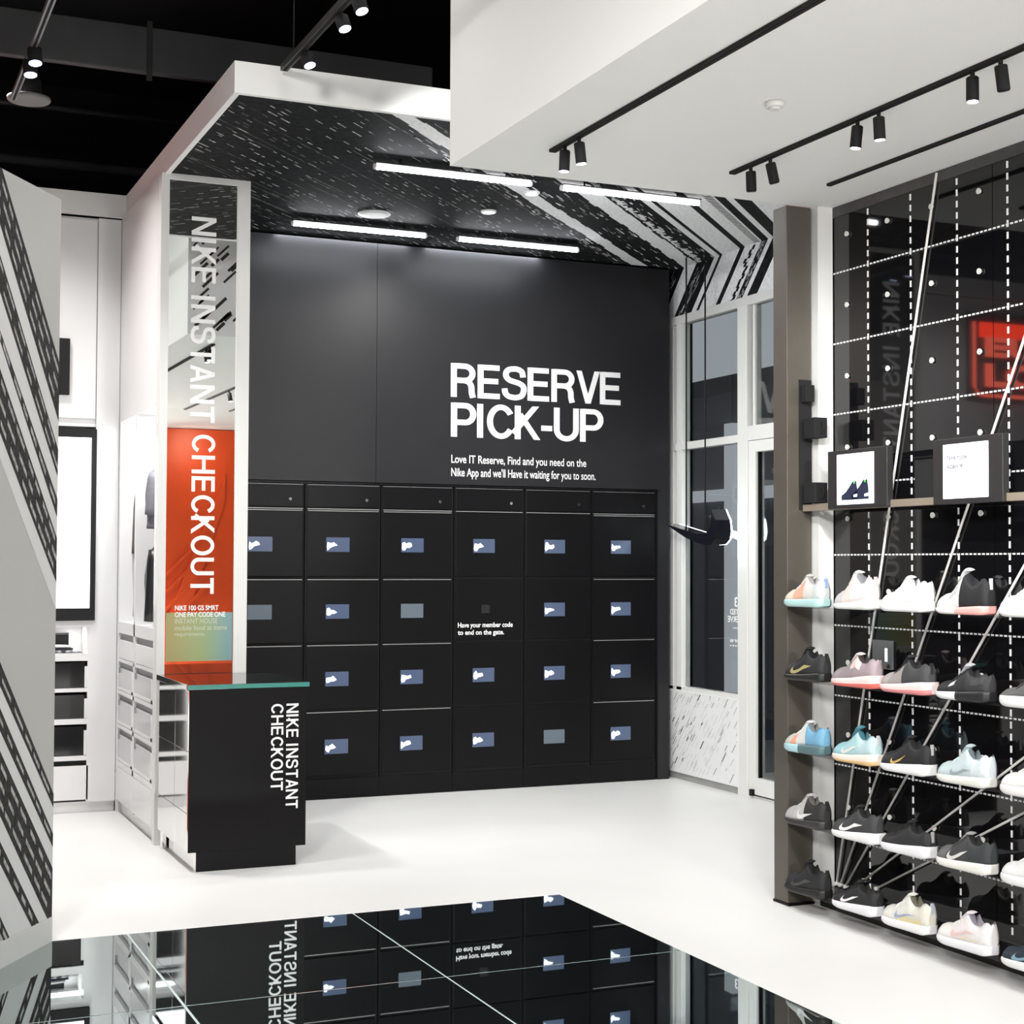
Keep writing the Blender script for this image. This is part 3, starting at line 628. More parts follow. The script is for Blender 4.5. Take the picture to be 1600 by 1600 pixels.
brown_c = mat('brown_knit', (.13, .11, .1), .9, noise=.3, nscale=40, bump=.5); grey_c = mat('pale_grey_knit', (.5, .5, .5), .9, noise=.1, nscale=40, bump=.5)
garment('hanging_jacket', 'brown and pale grey top hanging in the far alcove bay', 9.80, 1.715, 2.04, 2.12, 1.26, brown_c, grey_c, .4)
garment('hanging_jacket', 'grey top hanging above the leather jacket in the near alcove bay', 9.34, 1.71, 2.04, 2.2, 1.8, mat('grey_blue_cloth', (.2, .2, .22), .9, noise=.2, nscale=40), None, .25)
garment('hanging_jacket', 'black leather jacket hanging low in the alcove bay beside the pillar', 9.22, 1.69, 2.04, 1.74, 1.25, mat('black_leather', (.015, .016, .018), .35, noise=.3, nscale=30, bump=.8), None, .42)
q = MB(); q.tube([(1.87, 8.925, 2.215), (1.87, BY-.06, 2.215)], .012, 10); tag(q.build('clothes_rail', chrome), 'steel rail the clothes hang from inside the alcoves', 'rail')
# red neon sign on the back wall, seen mirrored in the shoe wall glass
neon = mat('red_neon', (.9, .05, .02), .4, emit=(1, .045, .012), es=8); neon_p = mat('red_neon_soft', (.9, .2, .15), .4, emit=(1, .14, .08), es=6)
ns = thing('neon_sign', 'red neon sign reflected at the right edge of the shoe wall glass', 'sign', (-.45, BY-.05, 2.95))
q = MB(); y_ = BY-.04
P = [(.10, 3.62), (.10, 3.08), (.07, 3.03), (.02, 3.01), (-1.0, 3.01), (-1.05, 3.06), (-1.05, 3.62)]
q.tube([(a, y_, b) for a, b in P], .014, 8); q.build('neon_border', neon_p, ns)
q = MB(); q.box(-1.0, .03, y_-.01, y_+.02, 3.5, 3.62); q.build('neon_panel', neon, ns)
q = MB(); lettering(q, 'EUN', lambda a, b: (a, y_-.012, b), -.0, -.98, 3.33, 3.5, bold=.05); lettering(q, 'LOM', lambda a, b: (a, y_-.012, b), -.0, -.98, 3.08, 3.28, bold=.05); q.build('neon_lettering', neon_p, ns)
q = MB(); q.box(-1.1, .15, BY-.02, BY-.001, 2.98, 3.7); q.build('backboard', mat('grey_backboard', (.2, .2, .2), .5, noise=.1), ns)
# dark clothes bays further along the back wall
q = MB(); q.box(-1.5, .68, BY+.1, BY+.5, .5, 2.44); q.box(-1.5, .68, BY, BY+.5, 0, .5, 1); q.box(-1.5, .68, BY, BY+.2, 1.35, 1.42, 1)
struct(q.build('wall_back', [black_wall, white]), 'dark bays further along the back wall')

# ================================================================== LIGHT FITTINGS
def tube_light(lab, x0, x1, y, z=3.775):
    t = thing('tube_light', lab, 'light', ((x0+x1)/2, y, z-.016), 'tube lights under the canopy')
    q = MB(); q.tube([(x0+.006, y, z), (x1-.006, y, z)], .0155, 14); q.build('tube', tube_mat, t)
    for x in (x0, x1): q = MB(); q.tube([(x-.004, y, z), (x+.008, y, z)], .0165, 14); q.build('end_cap', plate, t)
    q = MB(); q.bbox(x0, x1, y-.034, y+.034, z+.013, z+.020, 0, .002); q.build('light_shield', black_matte, t)  # added plate that keeps the tube's light off the canopy ceiling
    for x in (x0+.15, x1-.15): q = MB(); q.tube([(x, y, z+.02), (x, y, ZC-.001)], .006, 8); q.build('bracket', black_matte, t)
tube_light('lit white tube light crossing the soffit corner, left of the front pair', 2.68, 3.62, 7.99)
tube_light('lit white tube light along the soffit edge, right of the front pair', 3.82, 4.74, 8.0)
tube_light('lit white tube light near the black wall, left of the rear pair', 2.655, 3.565, 9.56)
tube_light('lit white tube light near the black wall, right of the rear pair', 3.795, 4.69, 9.56)
def disc(name, lab, cat, x, y, z, r, d=.012, M=plate):
    t = thing(name, lab, cat, (x, y, z-d)); q = MB(); q.lathe([(r*.94, -d), (r, -d*.6), (r, 0)], (x, y, z), 32); q.build('cover', M, t); return t
t = disc('ceiling_speaker', 'round white speaker cover in the black canopy ceiling', 'speaker', 3.12, 9.30, ZC-.001, .105)
q = MB(); q.lathe([(.09, -.0135), (.088, -.012)], (3.12, 9.30, ZC-.001), 32); q.build('grille', mat('grille_grey', (.62, .62, .6), .6, noise=.1, nscale=90), t)
for lab, x, y in (('small lit downlight in the canopy right of the round speaker', 3.755, 8.93), ('small lit downlight beside a white ceiling stripe near the soffit', 3.80, 8.37)):
    t = disc('downlight', lab, 'light', x, y, ZC-.001, .05, .012, plate); dl = down((x, y, ZC-.02), .07, 26, 165); q = MB(); q.lathe([(.038, -.0145), (.038, -.0125)], (x, y, ZC-.001), 24); q.build('lens', mat('soft_lens', (1, 1, 1), .4, emit=(1, 1, 1), es=2.5), t)
t = disc('smoke_detector', 'small white smoke detector on the dropped ceiling', 'detector', 3.16, 4.79, ZS-.001, .036, .02, white_frame)
q = MB(); q.lathe([(.02, -.028), (.024, -.02)], (3.16, 4.79, ZS-.001), 24); q.build('sensor_cap', white_frame, t)
def track(lab, x, y0, y1, z, wd=.03, h=.012, M=black_matte):
    t = thing('light_track', lab, 'track', (x, (y0+y1)/2, z-h), 'lighting tracks'); q = MB(); q.box(x-wd/2, x+wd/2, y0, y1, z-h, z); q.build('track_channel', M, t)
    q = MB(); q.box(x-wd*.2, x+wd*.2, y0+.01, y1-.01, z-h-.002, z-h); q.build('slot', black_gap, t)
track('black ceiling track nearest the soffit edge, with one pair of spots', 2.69, .5, 5.72, ZS-.001)
track('black ceiling track in the middle of the soffit with several spots', 3.555, .5, 5.72, ZS-.001)
track('bare black ceiling track closest to the shoe wall', 4.06, .5, 5.72, ZS-.001, .022)
track('steel grey hanging track at the upper left of the black ceiling', .815, 4.5, 8.31, 4.02, .03, .025, mat('grey_track', (.25, .25, .26), .4, metal=.5, noise=.1))
track('black hanging track in front of the canopy fascia', 1.925, 4.5, 7.1, 3.97, .035, .03, mat('dark_track', (.03, .03, .03), .5, noise=.1))
def spot(lab, x, y, ztop, tilt, lit, power=0, aim=None, L=.085, r=.022, grp='spotlights', lensM=None):
    """small cylinder spotlight hanging below a track; tilt = direction (dx,dy,dz)"""
    t = thing('spotlight', lab, 'spotlight', (x, y, ztop), grp)
    d = Vector(tilt).normalized(); p = Vector((x, y, ztop))
    q = MB(); q.tube([p, p+Vector((0, 0, -.022))], .008, 8); q.build('adapter', black_matte, t)
    a = p+Vector((0, 0, -.02)); b = a+d*L
    q = MB(); q.tube([a, a+d*.004, b-d*.004, b], [r*.8, r, r, r*.96], 18); q.build('housing', black_matte, t)
    q = MB(); q.tube([b, b+d*.0025], r*.86, 18); q.build('lens', (lensM or lens) if lit else black, t)
    if power:
        l = bpy.data.lights.new('spot', 'SPOT'); l.energy = power; l.spot_size = math.radians(75 if power < 100 else 62); l.spot_blend = .8; l.shadow_soft_size = .05
        o = bpy.data.objects.new('spot', l); COL.objects.link(o); o.parent = t; o.location = b+d*.02-p
        dd = Vector(aim)-(b+d*.02) if aim else d
        o.rotation_euler = dd.to_track_quat('-Z', 'Y').to_euler()
zt = ZS-.013
spot('lit black spotlight on the near track, left of its pair', 2.69, 5.60, zt, (-.02, .05, -1), True, 14, (2.9, 8.0, 0))
spot('lit black spotlight on the near track, right of its pair', 2.69, 5.47, zt, (.12, .0, -1), True, 60, (5.6, 9.2, .9))
for y, lit, lab, tl in ((5.57, 0, 'unlit black spotlight nearest the end of the middle track', (.1, .1, -1)), (5.42, 0, 'second black spotlight from the end of the middle track', (.25, 0, -1)), (4.82, 1, 'lit black spotlight on the middle track, left of the lit pair', (-.05, .1, -1)), (4.69, 1, 'lit black spotlight on the middle track, right of the lit pair', (.1, .05, -1)), (4.17, 1, 'black spotlight on the middle track, left of the pair at the right edge', (0, .0, -1)), (4.03, 0, 'black spotlight on the middle track nearest the right edge', (.2, .05, -1))):
    spot(lab, 3.555, y, zt, tl, lit, 16, (4.3, y-.1, 1.0))
for y in (3.4, 3.05): spot('added fill spotlight on the near track beyond the top edge of view', 2.69, y, zt, (.25, .25, -1), True, 110, (4.28, 6.0, 1.5))  # two unseen spots added to brighten the white end post
for y in (3.2, 2.6): spot('black spotlight on the middle track beyond the right edge of view', 3.555, y, zt, (.2, 0, -1), True, 16, (4.3, y, 1.0))
lens2 = mat('blue_white_lens', (.8, .85, 1), .4, emit=(.62, .68, 1), es=7)
for y, z, lab in ((7.44, 4.02, 'lit spotlight higher up the grey hanging track'), (7.63, 4.02, 'lit spotlight lower down the grey hanging track')):
    spot(lab, .82, y, z, (.05, -.2, -1), True, 95, (1.4, 9.5, .2), .075, .034, 'spotlights', lens2)
for y, lab in ((6.03, 'uppermost lit spotlight on the black hanging track'), (6.26, 'middle lit spotlight on the black hanging track'), (6.79, 'lowest lit spotlight on the black hanging track, over the fascia')):
    spot(lab, 1.945, y, 3.95, (.2, -.3, -.9), True, {6.03: 14, 6.26: 240, 6.79: 8}[y], {6.03: (2.1, 7.8, 0), 6.26: (5.8, 9.5, 2.1), 6.79: (2.6, 8.6, .2)}[y], .06, .03, 'spotlights', lens2)
t = disc('ceiling_speaker', 'round grey pendant speaker under the black ceiling at upper left', 'speaker', .93, 8.66, 4.12, .115, .02, mat('grey_speaker', (.2, .2, .2), .6, noise=.1))
q = MB(); q.lathe([(.07, 0), (.06, .10), (.03, .12), (.01, .14)], (.93, 8.66, 4.12), 20); q.build('housing', black_matte, t)
t = thing('air_duct', 'broad grey duct crossing the black ceiling', 'duct', (1, 9.05, 4.45)); q = MB(); q.bbox(-4, 3.4, 9.0, 9.06, 4.45, 4.72, 0, .01); q.build('duct_body', grey_duct, t)
for x in (1.62,): q = MB(); q.box(x, x+.03, 8.985, 9.0, 4.40, 4.75); q.build('flange', mat('duct_flange', (.03, .03, .03), .6, noise=.2), t)
q = MB(); q.tube([(-4, 11, 4.36), (3.5, 11, 4.36)], .035, 10); tag(q.build('ceiling_pipe', grey_duct), 'thin dark pipe across the black ceiling behind the cabinets', 'pipe')
q = MB(); q.tube([(-4, 10.3, 4.55), (3.5, 10.3, 4.55)], .02, 10); tag(q.build('ceiling_pipe', mat('black_pipe', (.02, .02, .02), .5, noise=.2)), 'upper black pipe below the grey duct', 'pipe')
q = MB(); q.tube([(1.93, 6.95, 3.97), (1.93, 6.95, 5.2)], .004, 6); tag(q.build('hanging_rod', black_matte), 'thin rod holding the black hanging track', 'rod')

# ================================================================== HANGING SWOOSH SIGN
TIP = (.10, .95)
LOW = [(.10, .95), (.02, .66), (0, .36), (.025, .14), (.10, .01), (.22, .0), (.36, .06), (.6, .22), (1, .62)]
UPP = [(.10, .95), (.095, .72), (.11, .52), (.15, .38), (.22, .31), (.31, .305), (.44, .345), (.66, .45), (1, .62)]
sg = thing('hanging_sign', 'black three-dimensional tick-shaped sign hanging in the window, lit white on its far side', 'sign', (5.65, 9.5, 1.72))
def swoosh(q, fn, d0, d1, mi=0):
    n = len(LOW)
    for i in range(n-1):
        a, b, c, d = LOW[i], LOW[i+1], UPP[i+1], UPP[i]
        q.poly([fn(*p, d1) for p in (a, b, c, d)], mi); q.poly([fn(*p, d0) for p in (d, c, b, a)], mi)
        q.poly([fn(*a, d0), fn(*b, d0), fn(*b, d1), fn(*a, d1)], mi); q.poly([fn(*d, d1), fn(*c, d1), fn(*c, d0), fn(*d, d0)], mi)
f_s = lambda a, b, d: (5.66+d, 9.17+a*.72 , 1.735+b*.26)
q = MB(); swoosh(q, f_s, -.09, .03); q.build('sign_body', mat('black_gloss_sign', (.006, .007, .012), .12, noise=.1), sg)
q = MB(); swoosh(q, f_s, .031, .04); q.build('light_face', mat('lit_sign_face', (1, 1, 1), .4, emit=(.85, .93, 1), es=15), sg)
for y in (9.70, 9.435):
    q = MB(); q.tube([(5.64, y, 1.84), (5.64, y, ZC)], .006, 8); q.build('cable', black_matte, sg)

# ================================================================== SHOE WALL FITTINGS
shelf_m = mat('smoked_acrylic_shelf', (.03, .03, .03), .06, noise=.2, alpha=.3)
SH = [1.405, 1.065, .733, .398, .088]
words = ['top', 'second', 'middle', 'fourth', 'bottom']
for i, z in enumerate(SH):
    t = thing('shoe_shelf', ['dark glass shoe shelf, uppermost, just under the tablets', 'dark glass shoe shelf, second from the top of the shoe wall', 'dark glass shoe shelf in the middle of the shoe wall', 'dark glass shoe shelf, second from the bottom of the shoe wall', 'dark glass shoe shelf, lowest, just above the floor'][i], 'shelf', (4.26, 4.2, z-.014), 'shoe shelves')
    q = MB(); q.bbox(4.12, 4.335, 2.2, 6.1, z-.008, z, 0, .002); q.build('shelf_board', shelf_m, t)
    for yb in (5.80, 4.66, 3.5, 2.4): q = MB(); q.bbox(4.30, GXW-.0005, yb-.012, yb+.012, z-.024, z-.008, 0, .002); q.build('shelf_bracket', black, t)
rl = thing('display_rail', 'bronze rail carrying the two tablets across the shoe wall', 'rail', (4.24, 4.3, 1.85)); bx('rail_bar', rail_m, rl, 4.205, 4.235, 2.2, 6.14, 1.852, 1.884, b=.002)
for y in (5.99, 3.2): bx('rail_bracket', black, rl, 4.235, GXW-.001, y-.01, y+.01, 1.86, 1.876)
def tablet(lab, y0, y1, sy0, sy1, z0, z1, sz0, sz1):
    t = thing('tablet', lab, 'tablet', (4.2, (y0+y1)/2, z0), 'display tablets')
    cs = bx('casing', mat('black_tablet', (.02, .02, .021), .45, noise=.1), t, 4.185, 4.22, y0, y1, z0, z1, b=.004)
    bx('mount', black_matte, t, 4.22, GXW-.002, (y0+y1)/2+.08, (y0+y1)/2+.15, z0+.05, z0+.13)
    q = MB(); q.box(4.1825, 4.185, sy0, sy1, sz0, sz1); sc = q.build('screen', screen_white, cs); return t, sc
t, sc = tablet('black tablet showing a pair of dark shoes on a white screen', 5.475, 5.91, 5.565, 5.835, 1.855, 2.12, 1.872, 2.10)
dk = mat('screen_shoe_navy', (.01, .015, .035), .4, emit=(.01, .015, .035), es=1, noise=.3); dk2 = mat('screen_shoe_green', (.1, .5, .1), .4, emit=(.05, .3, .05), es=1)
q = MB()
for o_, sc_ in ((.0, 1.0), (-.075, 1.05)):
    P = [(0, .0), (.0, .022), (.03, .035), (.06, .06), (.085, .085), (.1, .08), (.108, .088), (.118, .05), (.12, .0)]
    yb, zb = 5.80+o_, 1.892
    for i in range(1, len(P)-1): q.poly([(4.182, yb-sc_*p[0], zb+sc_*p[1]) for p in (P[0], P[i], P[i+1])], 0)
    q.poly([(4.1815, yb-sc_*p[0], zb+sc_*p[1]) for p in ((.085, .085), (.1, .08), (.1, .07), (.09, .072))], 1)
    q.poly([(4.1815, yb-sc_*p[0], zb+sc_*p[1]) for p in ((.09, .012), (.117, .012), (.117, .026), (.09, .022))], 2)
q.build('screen_picture', [dk, dk2, screen_white], sc)
t, sc = tablet('black tablet with faint lines of text on a white screen at the right', 4.75, 5.167, 4.83, 5.10, 1.85, 2.12, 1.872, 2.095)
q = MB(); f_t = lambda a, b: (4.182, -a, b)
lettering(q, 'Nike mode', f_t, -5.075, -4.955, 2.03, 2.052, bold=.03); lettering(q, 'scan it', f_t, -5.075, -4.975, 1.995, 2.015, bold=.03)
q.build('screen_text', mat('faint_text', (.08, .08, .09), .6, emit=(.1, .1, .12), es=1), sc)
pb = thing('power_box', 'black box on the rail between the two tablets', 'box', (4.25, 5.24, 1.885)); bx('housing', black_matte, pb, 4.21, 4.31, 5.18, 5.32, 1.885, 2.05); bx('cap', black, pb, 4.205, 4.315, 5.175, 5.325, 2.05, 2.06)
cord_m = mat('white_cord', (.92, .91, .88), .7, noise=.05)
for lab, P in (('steepest white cord, running from the wall foot up to the soffit', [(4.349, 6.08, .10), (4.349, 5.335, 3.30)]), ('white cord rising behind the right-hand tablet, second steepest', [(4.349, 6.05, .10), (4.349, 4.82, 2.48), (4.349, 4.4, 3.3)]), ('middle white cord of the fan, reaching the top row at the right', [(4.349, 6.01, .10), (4.349, 4.98, 1.392), (4.349, 3.6, 3.12)]), ('second lowest white cord, crossing between the black low shoes', [(4.349, 5.87, .155), (4.349, 5.0, .721), (4.349, 2.5, 2.35)]), ('lowest, flattest white cord of the fan', [(4.349, 5.775, .136), (4.349, 4.84, .61), (4.349, 2.5, 1.8)])):
    t = thing('cord', lab, 'cord', P[0], 'white cords fanning over the shoe wall')
    q = MB(); q.tube(P, .0055, 8); q.build('line', cord_m, t); q = MB(); q.tube([(GXW, P[0][1], P[0][2]), (4.340, P[0][1], P[0][2])], .009, 10); q.build('anchor', peg_m, t)

# ================================================================== SHOES
def itp(tab, u):
    for (a, x), (b, y) in zip(tab, tab[1:]):
        if u <= b:
            t = (u-a)/(b-a) if b > a else 0; t = t*t*(3-2*t)*.5+t*.5; return x+(y-x)*t
    return tab[-1][1]
SMAT = {}
def smat(c, k='cloth'):
    key = (tuple(round(x, 3) for x in c), k)
    if key not in SMAT:
        c = tuple(x*.9 for x in c)
        SMAT[key] = mat('shoe_%s_%d' % (k, len(SMAT)), c, .75 if k == 'cloth' else (.5 if k == 'sole' else .35), noise=.1 if k == 'cloth' else .03, nscale=90, bump=.35 if k == 'cloth' else 0)
    return SMAT[key]
WTAB = [(0, .016), (.015, .030), (.05, .041), (.12, .047), (.25, .050), (.4, .047), (.55, .042), (.75, .039), (.9, .036), (.97, .029), (1, .014)]
HT = {'runner': [(0, .052), (.04, .07), (.12, .079), (.25, .085), (.36, .1), (.46, .122), (.55, .14), (.61, .142), (.67, .118), (.75, .105), (.84, .11), (.92, .13), (.97, .138), (1, .12)],
 'low': [(0, .048), (.04, .063), (.12, .07), (.25, .074), (.36, .09), (.46, .108), (.55, .122), (.61, .124), (.67, .104), (.76, .094), (.84, .098), (.92, .112), (.97, .118), (1, .10)],
 'high': [(0, .055), (.04, .07), (.12, .08), (.25, .088), (.34, .108), (.43, .138), (.5, .158), (.57, .162), (.64, .132), (.74, .112), (.84, .122), (.92, .146), (.97, .15), (1, .125)]}
def shoe(label, y, z, L=.325, shape='runner', up=((.7, .7, .7),), cuts=(), lining=(.15, .15, .15), sole=(.8, .8, .8), out=None, st=(.024, .03, .042), sw_col=None, lace=None, tongue=None, tongue_h=.0, tab=None, rear=None, sw=(.26, .78, .12, .8), x=4.13, rot=0, flare=.0, band=None):
    t = thing('shoe', label, 'shoe', (x, y, z), 'shoes on the shoe wall', PI/2+rot)
    ORG[t.name] = Vector((0, 0, 0))
    L *= .9; H = HT[shape]; X = lambda u: L*(.5-u)
    def top(u): return st[0]+(st[1]-st[0])*min(1, u/.5) if u < .5 else st[1]+(st[2]-st[1])*min(1, (u-.5)/.4)
    def bot(u): return .016*(1-u/.2)**2 if u < .2 else (.008*((u-.88)/.12)**2 if u > .88 else 0)
    def opn(u): return 0 if u < .57 else (min(1, (u-.57)/.05) if u < .93 else max(0, 1-(u-.93)/.05))
    def wall(u, tt):
        w = itp(WTAB, u)*.98; o = opn(u); r = .5+.17*o; h = itp(H, u); crown = .014*(1-o)*min(1, u/.1+.2); s0 = top(u)-.004
        return (w+(w*r-w)*tt**2.1+.004*math.sin(PI*tt)*(1 if u > .1 else u*10), s0+(h-crown-s0)*tt, w*r, h, crown, o)
    us = [0, .012, .035, .07, .12, .18, .25, .32, .39, .46, .52, .57, .62, .67, .73, .79, .85, .9, .94, .97, .99, 1]
    TT = [0, .2, .4, .6, .8, 1]; INS = [.75, .4, 0, -.4, -.75]; rings = []
    for u in us:
        R = [(X(u), wall(u, tt)[0], wall(u, tt)[1]) for tt in TT]
        _, zr, xr, h, crown, o = wall(u, 1); dp = (zr-top(u)-.004)*.85*o
        for s_ in INS: R.append((X(u), xr*(s_*(.9 if o else 1)), zr+crown*(1-s_*s_)-dp*(1-abs(s_)**4*.3 if o else 0)))
        R += [(a, -b, c) for a, b, c in [(X(u), wall(u, tt)[0], wall(u, tt)[1]) for tt in TT][::-1]]
        rings.append(R)
    nt = len(TT); ups = [smat(c) for c in up]; nu = len(ups)
    def mis(i, j):
        uu = (us[i]+us[i+1])/2; ins = nt-1 <= j < nt+len(INS)
        if ins and opn(uu) > .3: return nu
        k_ = 0
        for cu in cuts:
            if uu > cu: k_ += 1
        return min(k_, nu-1)
    q = MB(); q.loft(rings, 0, mis=mis, endmi=nu-1); q.build('upper', ups+[smat(lining)], t)
    # sole
    rings = []; us2 = [-.012]+us[1:-1]+[1.012]
    for u in us2:
        uu = min(1, max(0, u)); w = itp(WTAB, uu)*1.05+.002; b, tp = bot(uu), top(uu); mid = b+(tp-b)*.38; xx = X(u)-flare*max(0, uu-.75)*L*.2
        if out is None: pass
        half_ = [(w*.9, b), (w*1.03, mid*.5+b*.5), (w*1.06, mid), (w*1.05, (mid+tp)/2), (w*.99, tp)]
        rings.append([(xx, a, c) for a, c in half_]+[(xx, -a, c) for a, c in half_[::-1]])
    ms = [smat(sole, 'sole'), smat(out or sole, 'sole'), smat(rear or sole, 'sole')]
    q = MB(); q.loft(rings, 0, mis=lambda i, j: 2 if (rear and us2[i] > .42) else (1 if out and (j in (0, 1, 7, 8, 9) and us2[i] > .0) else 0), endmi=2 if rear else 0); q.build('sole', ms, t)
    if out is not None or True:
        pass
    def surf(u, tt, d=.0016):
        a = wall(u, tt); return (X(u), a[0]+d, a[1])
    if sw_col:
        u0, u1, t0, t1 = sw; q = MB(); F = lambda p, d: surf(u0+p[0]*(u1-u0), t0+p[1]*(t1-t0), d)
        for i in range(len(LOW)-1):
            for k_ in range(3):
                g = lambda a, b, e: (a[0]+(b[0]-a[0])*e, a[1]+(b[1]-a[1])*e)
                e0, e1 = k_/3, (k_+1)/3
                q.poly([F(g(LOW[i], UPP[i], e0), .002), F(g(LOW[i+1], UPP[i+1], e0), .002), F(g(LOW[i+1], UPP[i+1], e1), .002), F(g(LOW[i], UPP[i], e1), .002)], 0)
        q.build('tick_mark', smat(sw_col, 'sole'), t)
    if band:      # coloured side overlay along the wall: (colour,u0,u1,t0,t1)
        for bi, (c_, u0, u1, t0, t1) in enumerate(band):
            q = MB(); n = 8
            for i in range(n):
                for k_ in range(3):
                    a, b = u0+(u1-u0)*i/n, u0+(u1-u0)*(i+1)/n; e0, e1 = t0+(t1-t0)*k_/3, t0+(t1-t0)*(k_+1)/3
                    q.poly([surf(a, e0, .0012), surf(b, e0, .0012), surf(b, e1, .0012), surf(a, e1, .0012)])
            q.build('overlay', smat(c_), t)
    # tongue
    q = MB(); R = []
    for i, u in enumerate((.40, .46, .51, .55, .58)):
        h = itp(H, u)+.005+(tongue_h*.5+.004)*(i/4); wd = .017+.010*i/4
        R.append([(X(u), wd, h-.006), (X(u)+.002, wd*.6, h), (X(u)+.003, 0, h+.003), (X(u)+.002, -wd*.6, h), (X(u), -wd, h-.006), (X(u)-.006, 0, h-.010)])
    q.loft(R); q.build('tongue', smat(tongue or lining), t)
    if lace:
        q = MB()
        for u in (.29, .34, .39, .44, .49, .535):
            h = itp(H, u); ww = itp(WTAB, u)*.5
            q.tube([(X(u), ww, h-.015), (X(u)-.002, ww*.6, h-.001), (X(u)-.003, 0, h+.004), (X(u)-.002, -ww*.6, h-.001), (X(u), -ww, h-.015)], .0028, 6)
        q.build('laces', smat(lace), t)
    if tab:
        q = MB(); q.bbox(X(1)-.0015, X(1)+.006, -.007, .007, itp(H, .97)-.05, itp(H, .97)-.006, 0, .0015); q.build('heel_tab', smat(tab), t)
    return t
W_ = (.8, .8, .79); BK = (.012, .012, .014); DG = (.05, .05, .053)
YC = [5.99, 5.612, 5.262, 4.9, 4.53]
# top row
shoe('pastel patterned shoe on pale aqua sole, top row by the white post', YC[0], SH[0], up=((.75, .66, .55), (.8, .42, .3), (.7, .66, .62), (.6, .63, .62)), cuts=(.3, .55, .8), sole=(.45, .68, .66), lining=(.4, .38, .36), lace=(.8, .78, .74), tongue=(.5, .48, .46), tab=(.25, .35, .6), st=(.032, .036, .04), L=.32)
shoe('white shoe with pale pink accents, top row below the first tablet', YC[1], SH[0], shape='high', up=((.62, .6, .6), (.8, .66, .62), (.78, .74, .73)), cuts=(.3, .5), sole=W_, lining=(.28, .28, .3), lace=W_, tongue=(.8, .78, .78), st=(.022, .03, .045), L=.29, flare=1, tab=(.7, .5, .5))
shoe('all-white runner on the top row, third from the white post', YC[2], SH[0], shape='runner', up=(W_,), sole=(.82, .82, .82), lining=(.62, .63, .64), lace=W_, tongue=W_, st=(.03, .036, .046), L=.325)
shoe('white strapped shoe with black heel half and pink rear sole, top row', YC[3], SH[0], shape='high', up=((.8, .8, .77), (.72, .73, .71), BK), cuts=(.22, .5), sole=(.8, .79, .75), rear=(.85, .4, .37), lining=BK, tongue=(.66, .68, .68), tongue_h=.03, st=(.024, .028, .036), L=.325, band=[((.5, .51, .5), .3, .47, .55, .95)], tab=(.6, .6, .6))
shoe('all-white shoe on the top row cut off by the right edge', YC[4], SH[0], up=(W_,), sole=(.82, .82, .8), lining=(.6, .6, .6), lace=W_, st=(.034, .038, .045))
# second row
shoe('black shoe with gold tick mark, second row in front of the white post', YC[0], SH[1], shape='runner', up=(BK, (.02, .021, .022)), cuts=(.6,), sole=(.012, .012, .012), lining=(.006, .006, .006), sw_col=(.42, .36, .16), lace=(.01, .01, .01), tab=(.008, .008, .008), tongue_h=.012)
shoe('mauve runner with pale sole and coral underside, second row', YC[1], SH[1], shape='runner', up=((.33, .29, .29), (.3, .25, .26), (.36, .29, .31)), cuts=(.25, .55), sole=(.8, .66, .63), out=(.75, .16, .13), lining=(.05, .035, .035), tongue=(.7, .58, .55), st=(.028, .04, .058), L=.335, flare=1.5, band=[((.72, .58, .55), .5, .72, .5, .98)])
shoe('grey and charcoal runner with pink sole, second row under a cord', YC[2], SH[1], shape='runner', up=((.4, .36, .35), (.32, .29, .28), DG), cuts=(.25, .5), sole=(.76, .62, .6), out=(.78, .27, .27), lining=BK, tongue=BK, tongue_h=.02, lace=BK, st=(.028, .04, .055), L=.335, flare=1, tab=BK)
shoe('black shoe with white toe sole and large straps, second row', YC[3], SH[1], shape='low', up=(BK, (.018, .018, .02), (.03, .03, .032)), cuts=(.3, .6), sole=(.74, .74, .77), rear=(.014, .014, .015), lining=BK, tongue=(.4, .4, .42), tongue_h=.03, st=(.026, .034, .044), L=.33, band=[((.55, .55, .56), .3, .42, .55, .9), (DG, .72, .95, .45, .85)], lace=BK)
shoe('dark grey shoe on thick white sole, second row at the right edge', YC[4], SH[1], shape='low', up=((.12, .12, .115),), sole=W_, lining=DG, st=(.04, .045, .05), lace=DG)
# third row
shoe('multicolour shoe in white, orange and blue, third row by the white post', YC[0], SH[2], shape='runner', up=((.55, .56, .5), (.78, .35, .22), (.66, .66, .64), (.16, .36, .52)), cuts=(.28, .42, .62), sole=(.4, .63, .68), rear=(.09, .16, .17), lining=(.2, .21, .21), tongue=(.6, .6, .6), st=(.034, .04, .046), lace=W_, L=.325)
shoe('aqua runner with pale tick mark and cream sole, third row', YC[1], SH[2], shape='runner', up=((.3, .56, .62), (.38, .6, .62), (.45, .6, .63)), cuts=(.3, .65), sole=(.78, .7, .62), out=(.8, .52, .24), lining=(.05, .17, .22), tongue=(.06, .2, .25), tongue_h=.025, sw_col=(.72, .72, .68), st=(.03, .036, .05), tab=(.5, .5, .52), L=.32, flare=1, sw=(.3, .7, .15, .8))
shoe('black runner with gold tick mark and white sole, third row', YC[2], SH[2], shape='runner', up=(BK,), sole=(.78, .78, .78), lining=(.008, .008, .008), sw_col=(.6, .4, .13), st=(.026, .038, .05), L=.335, tab=(.4, .4, .4), lace=BK, tongue_h=.015, sw=(.3, .62, .1, .62))
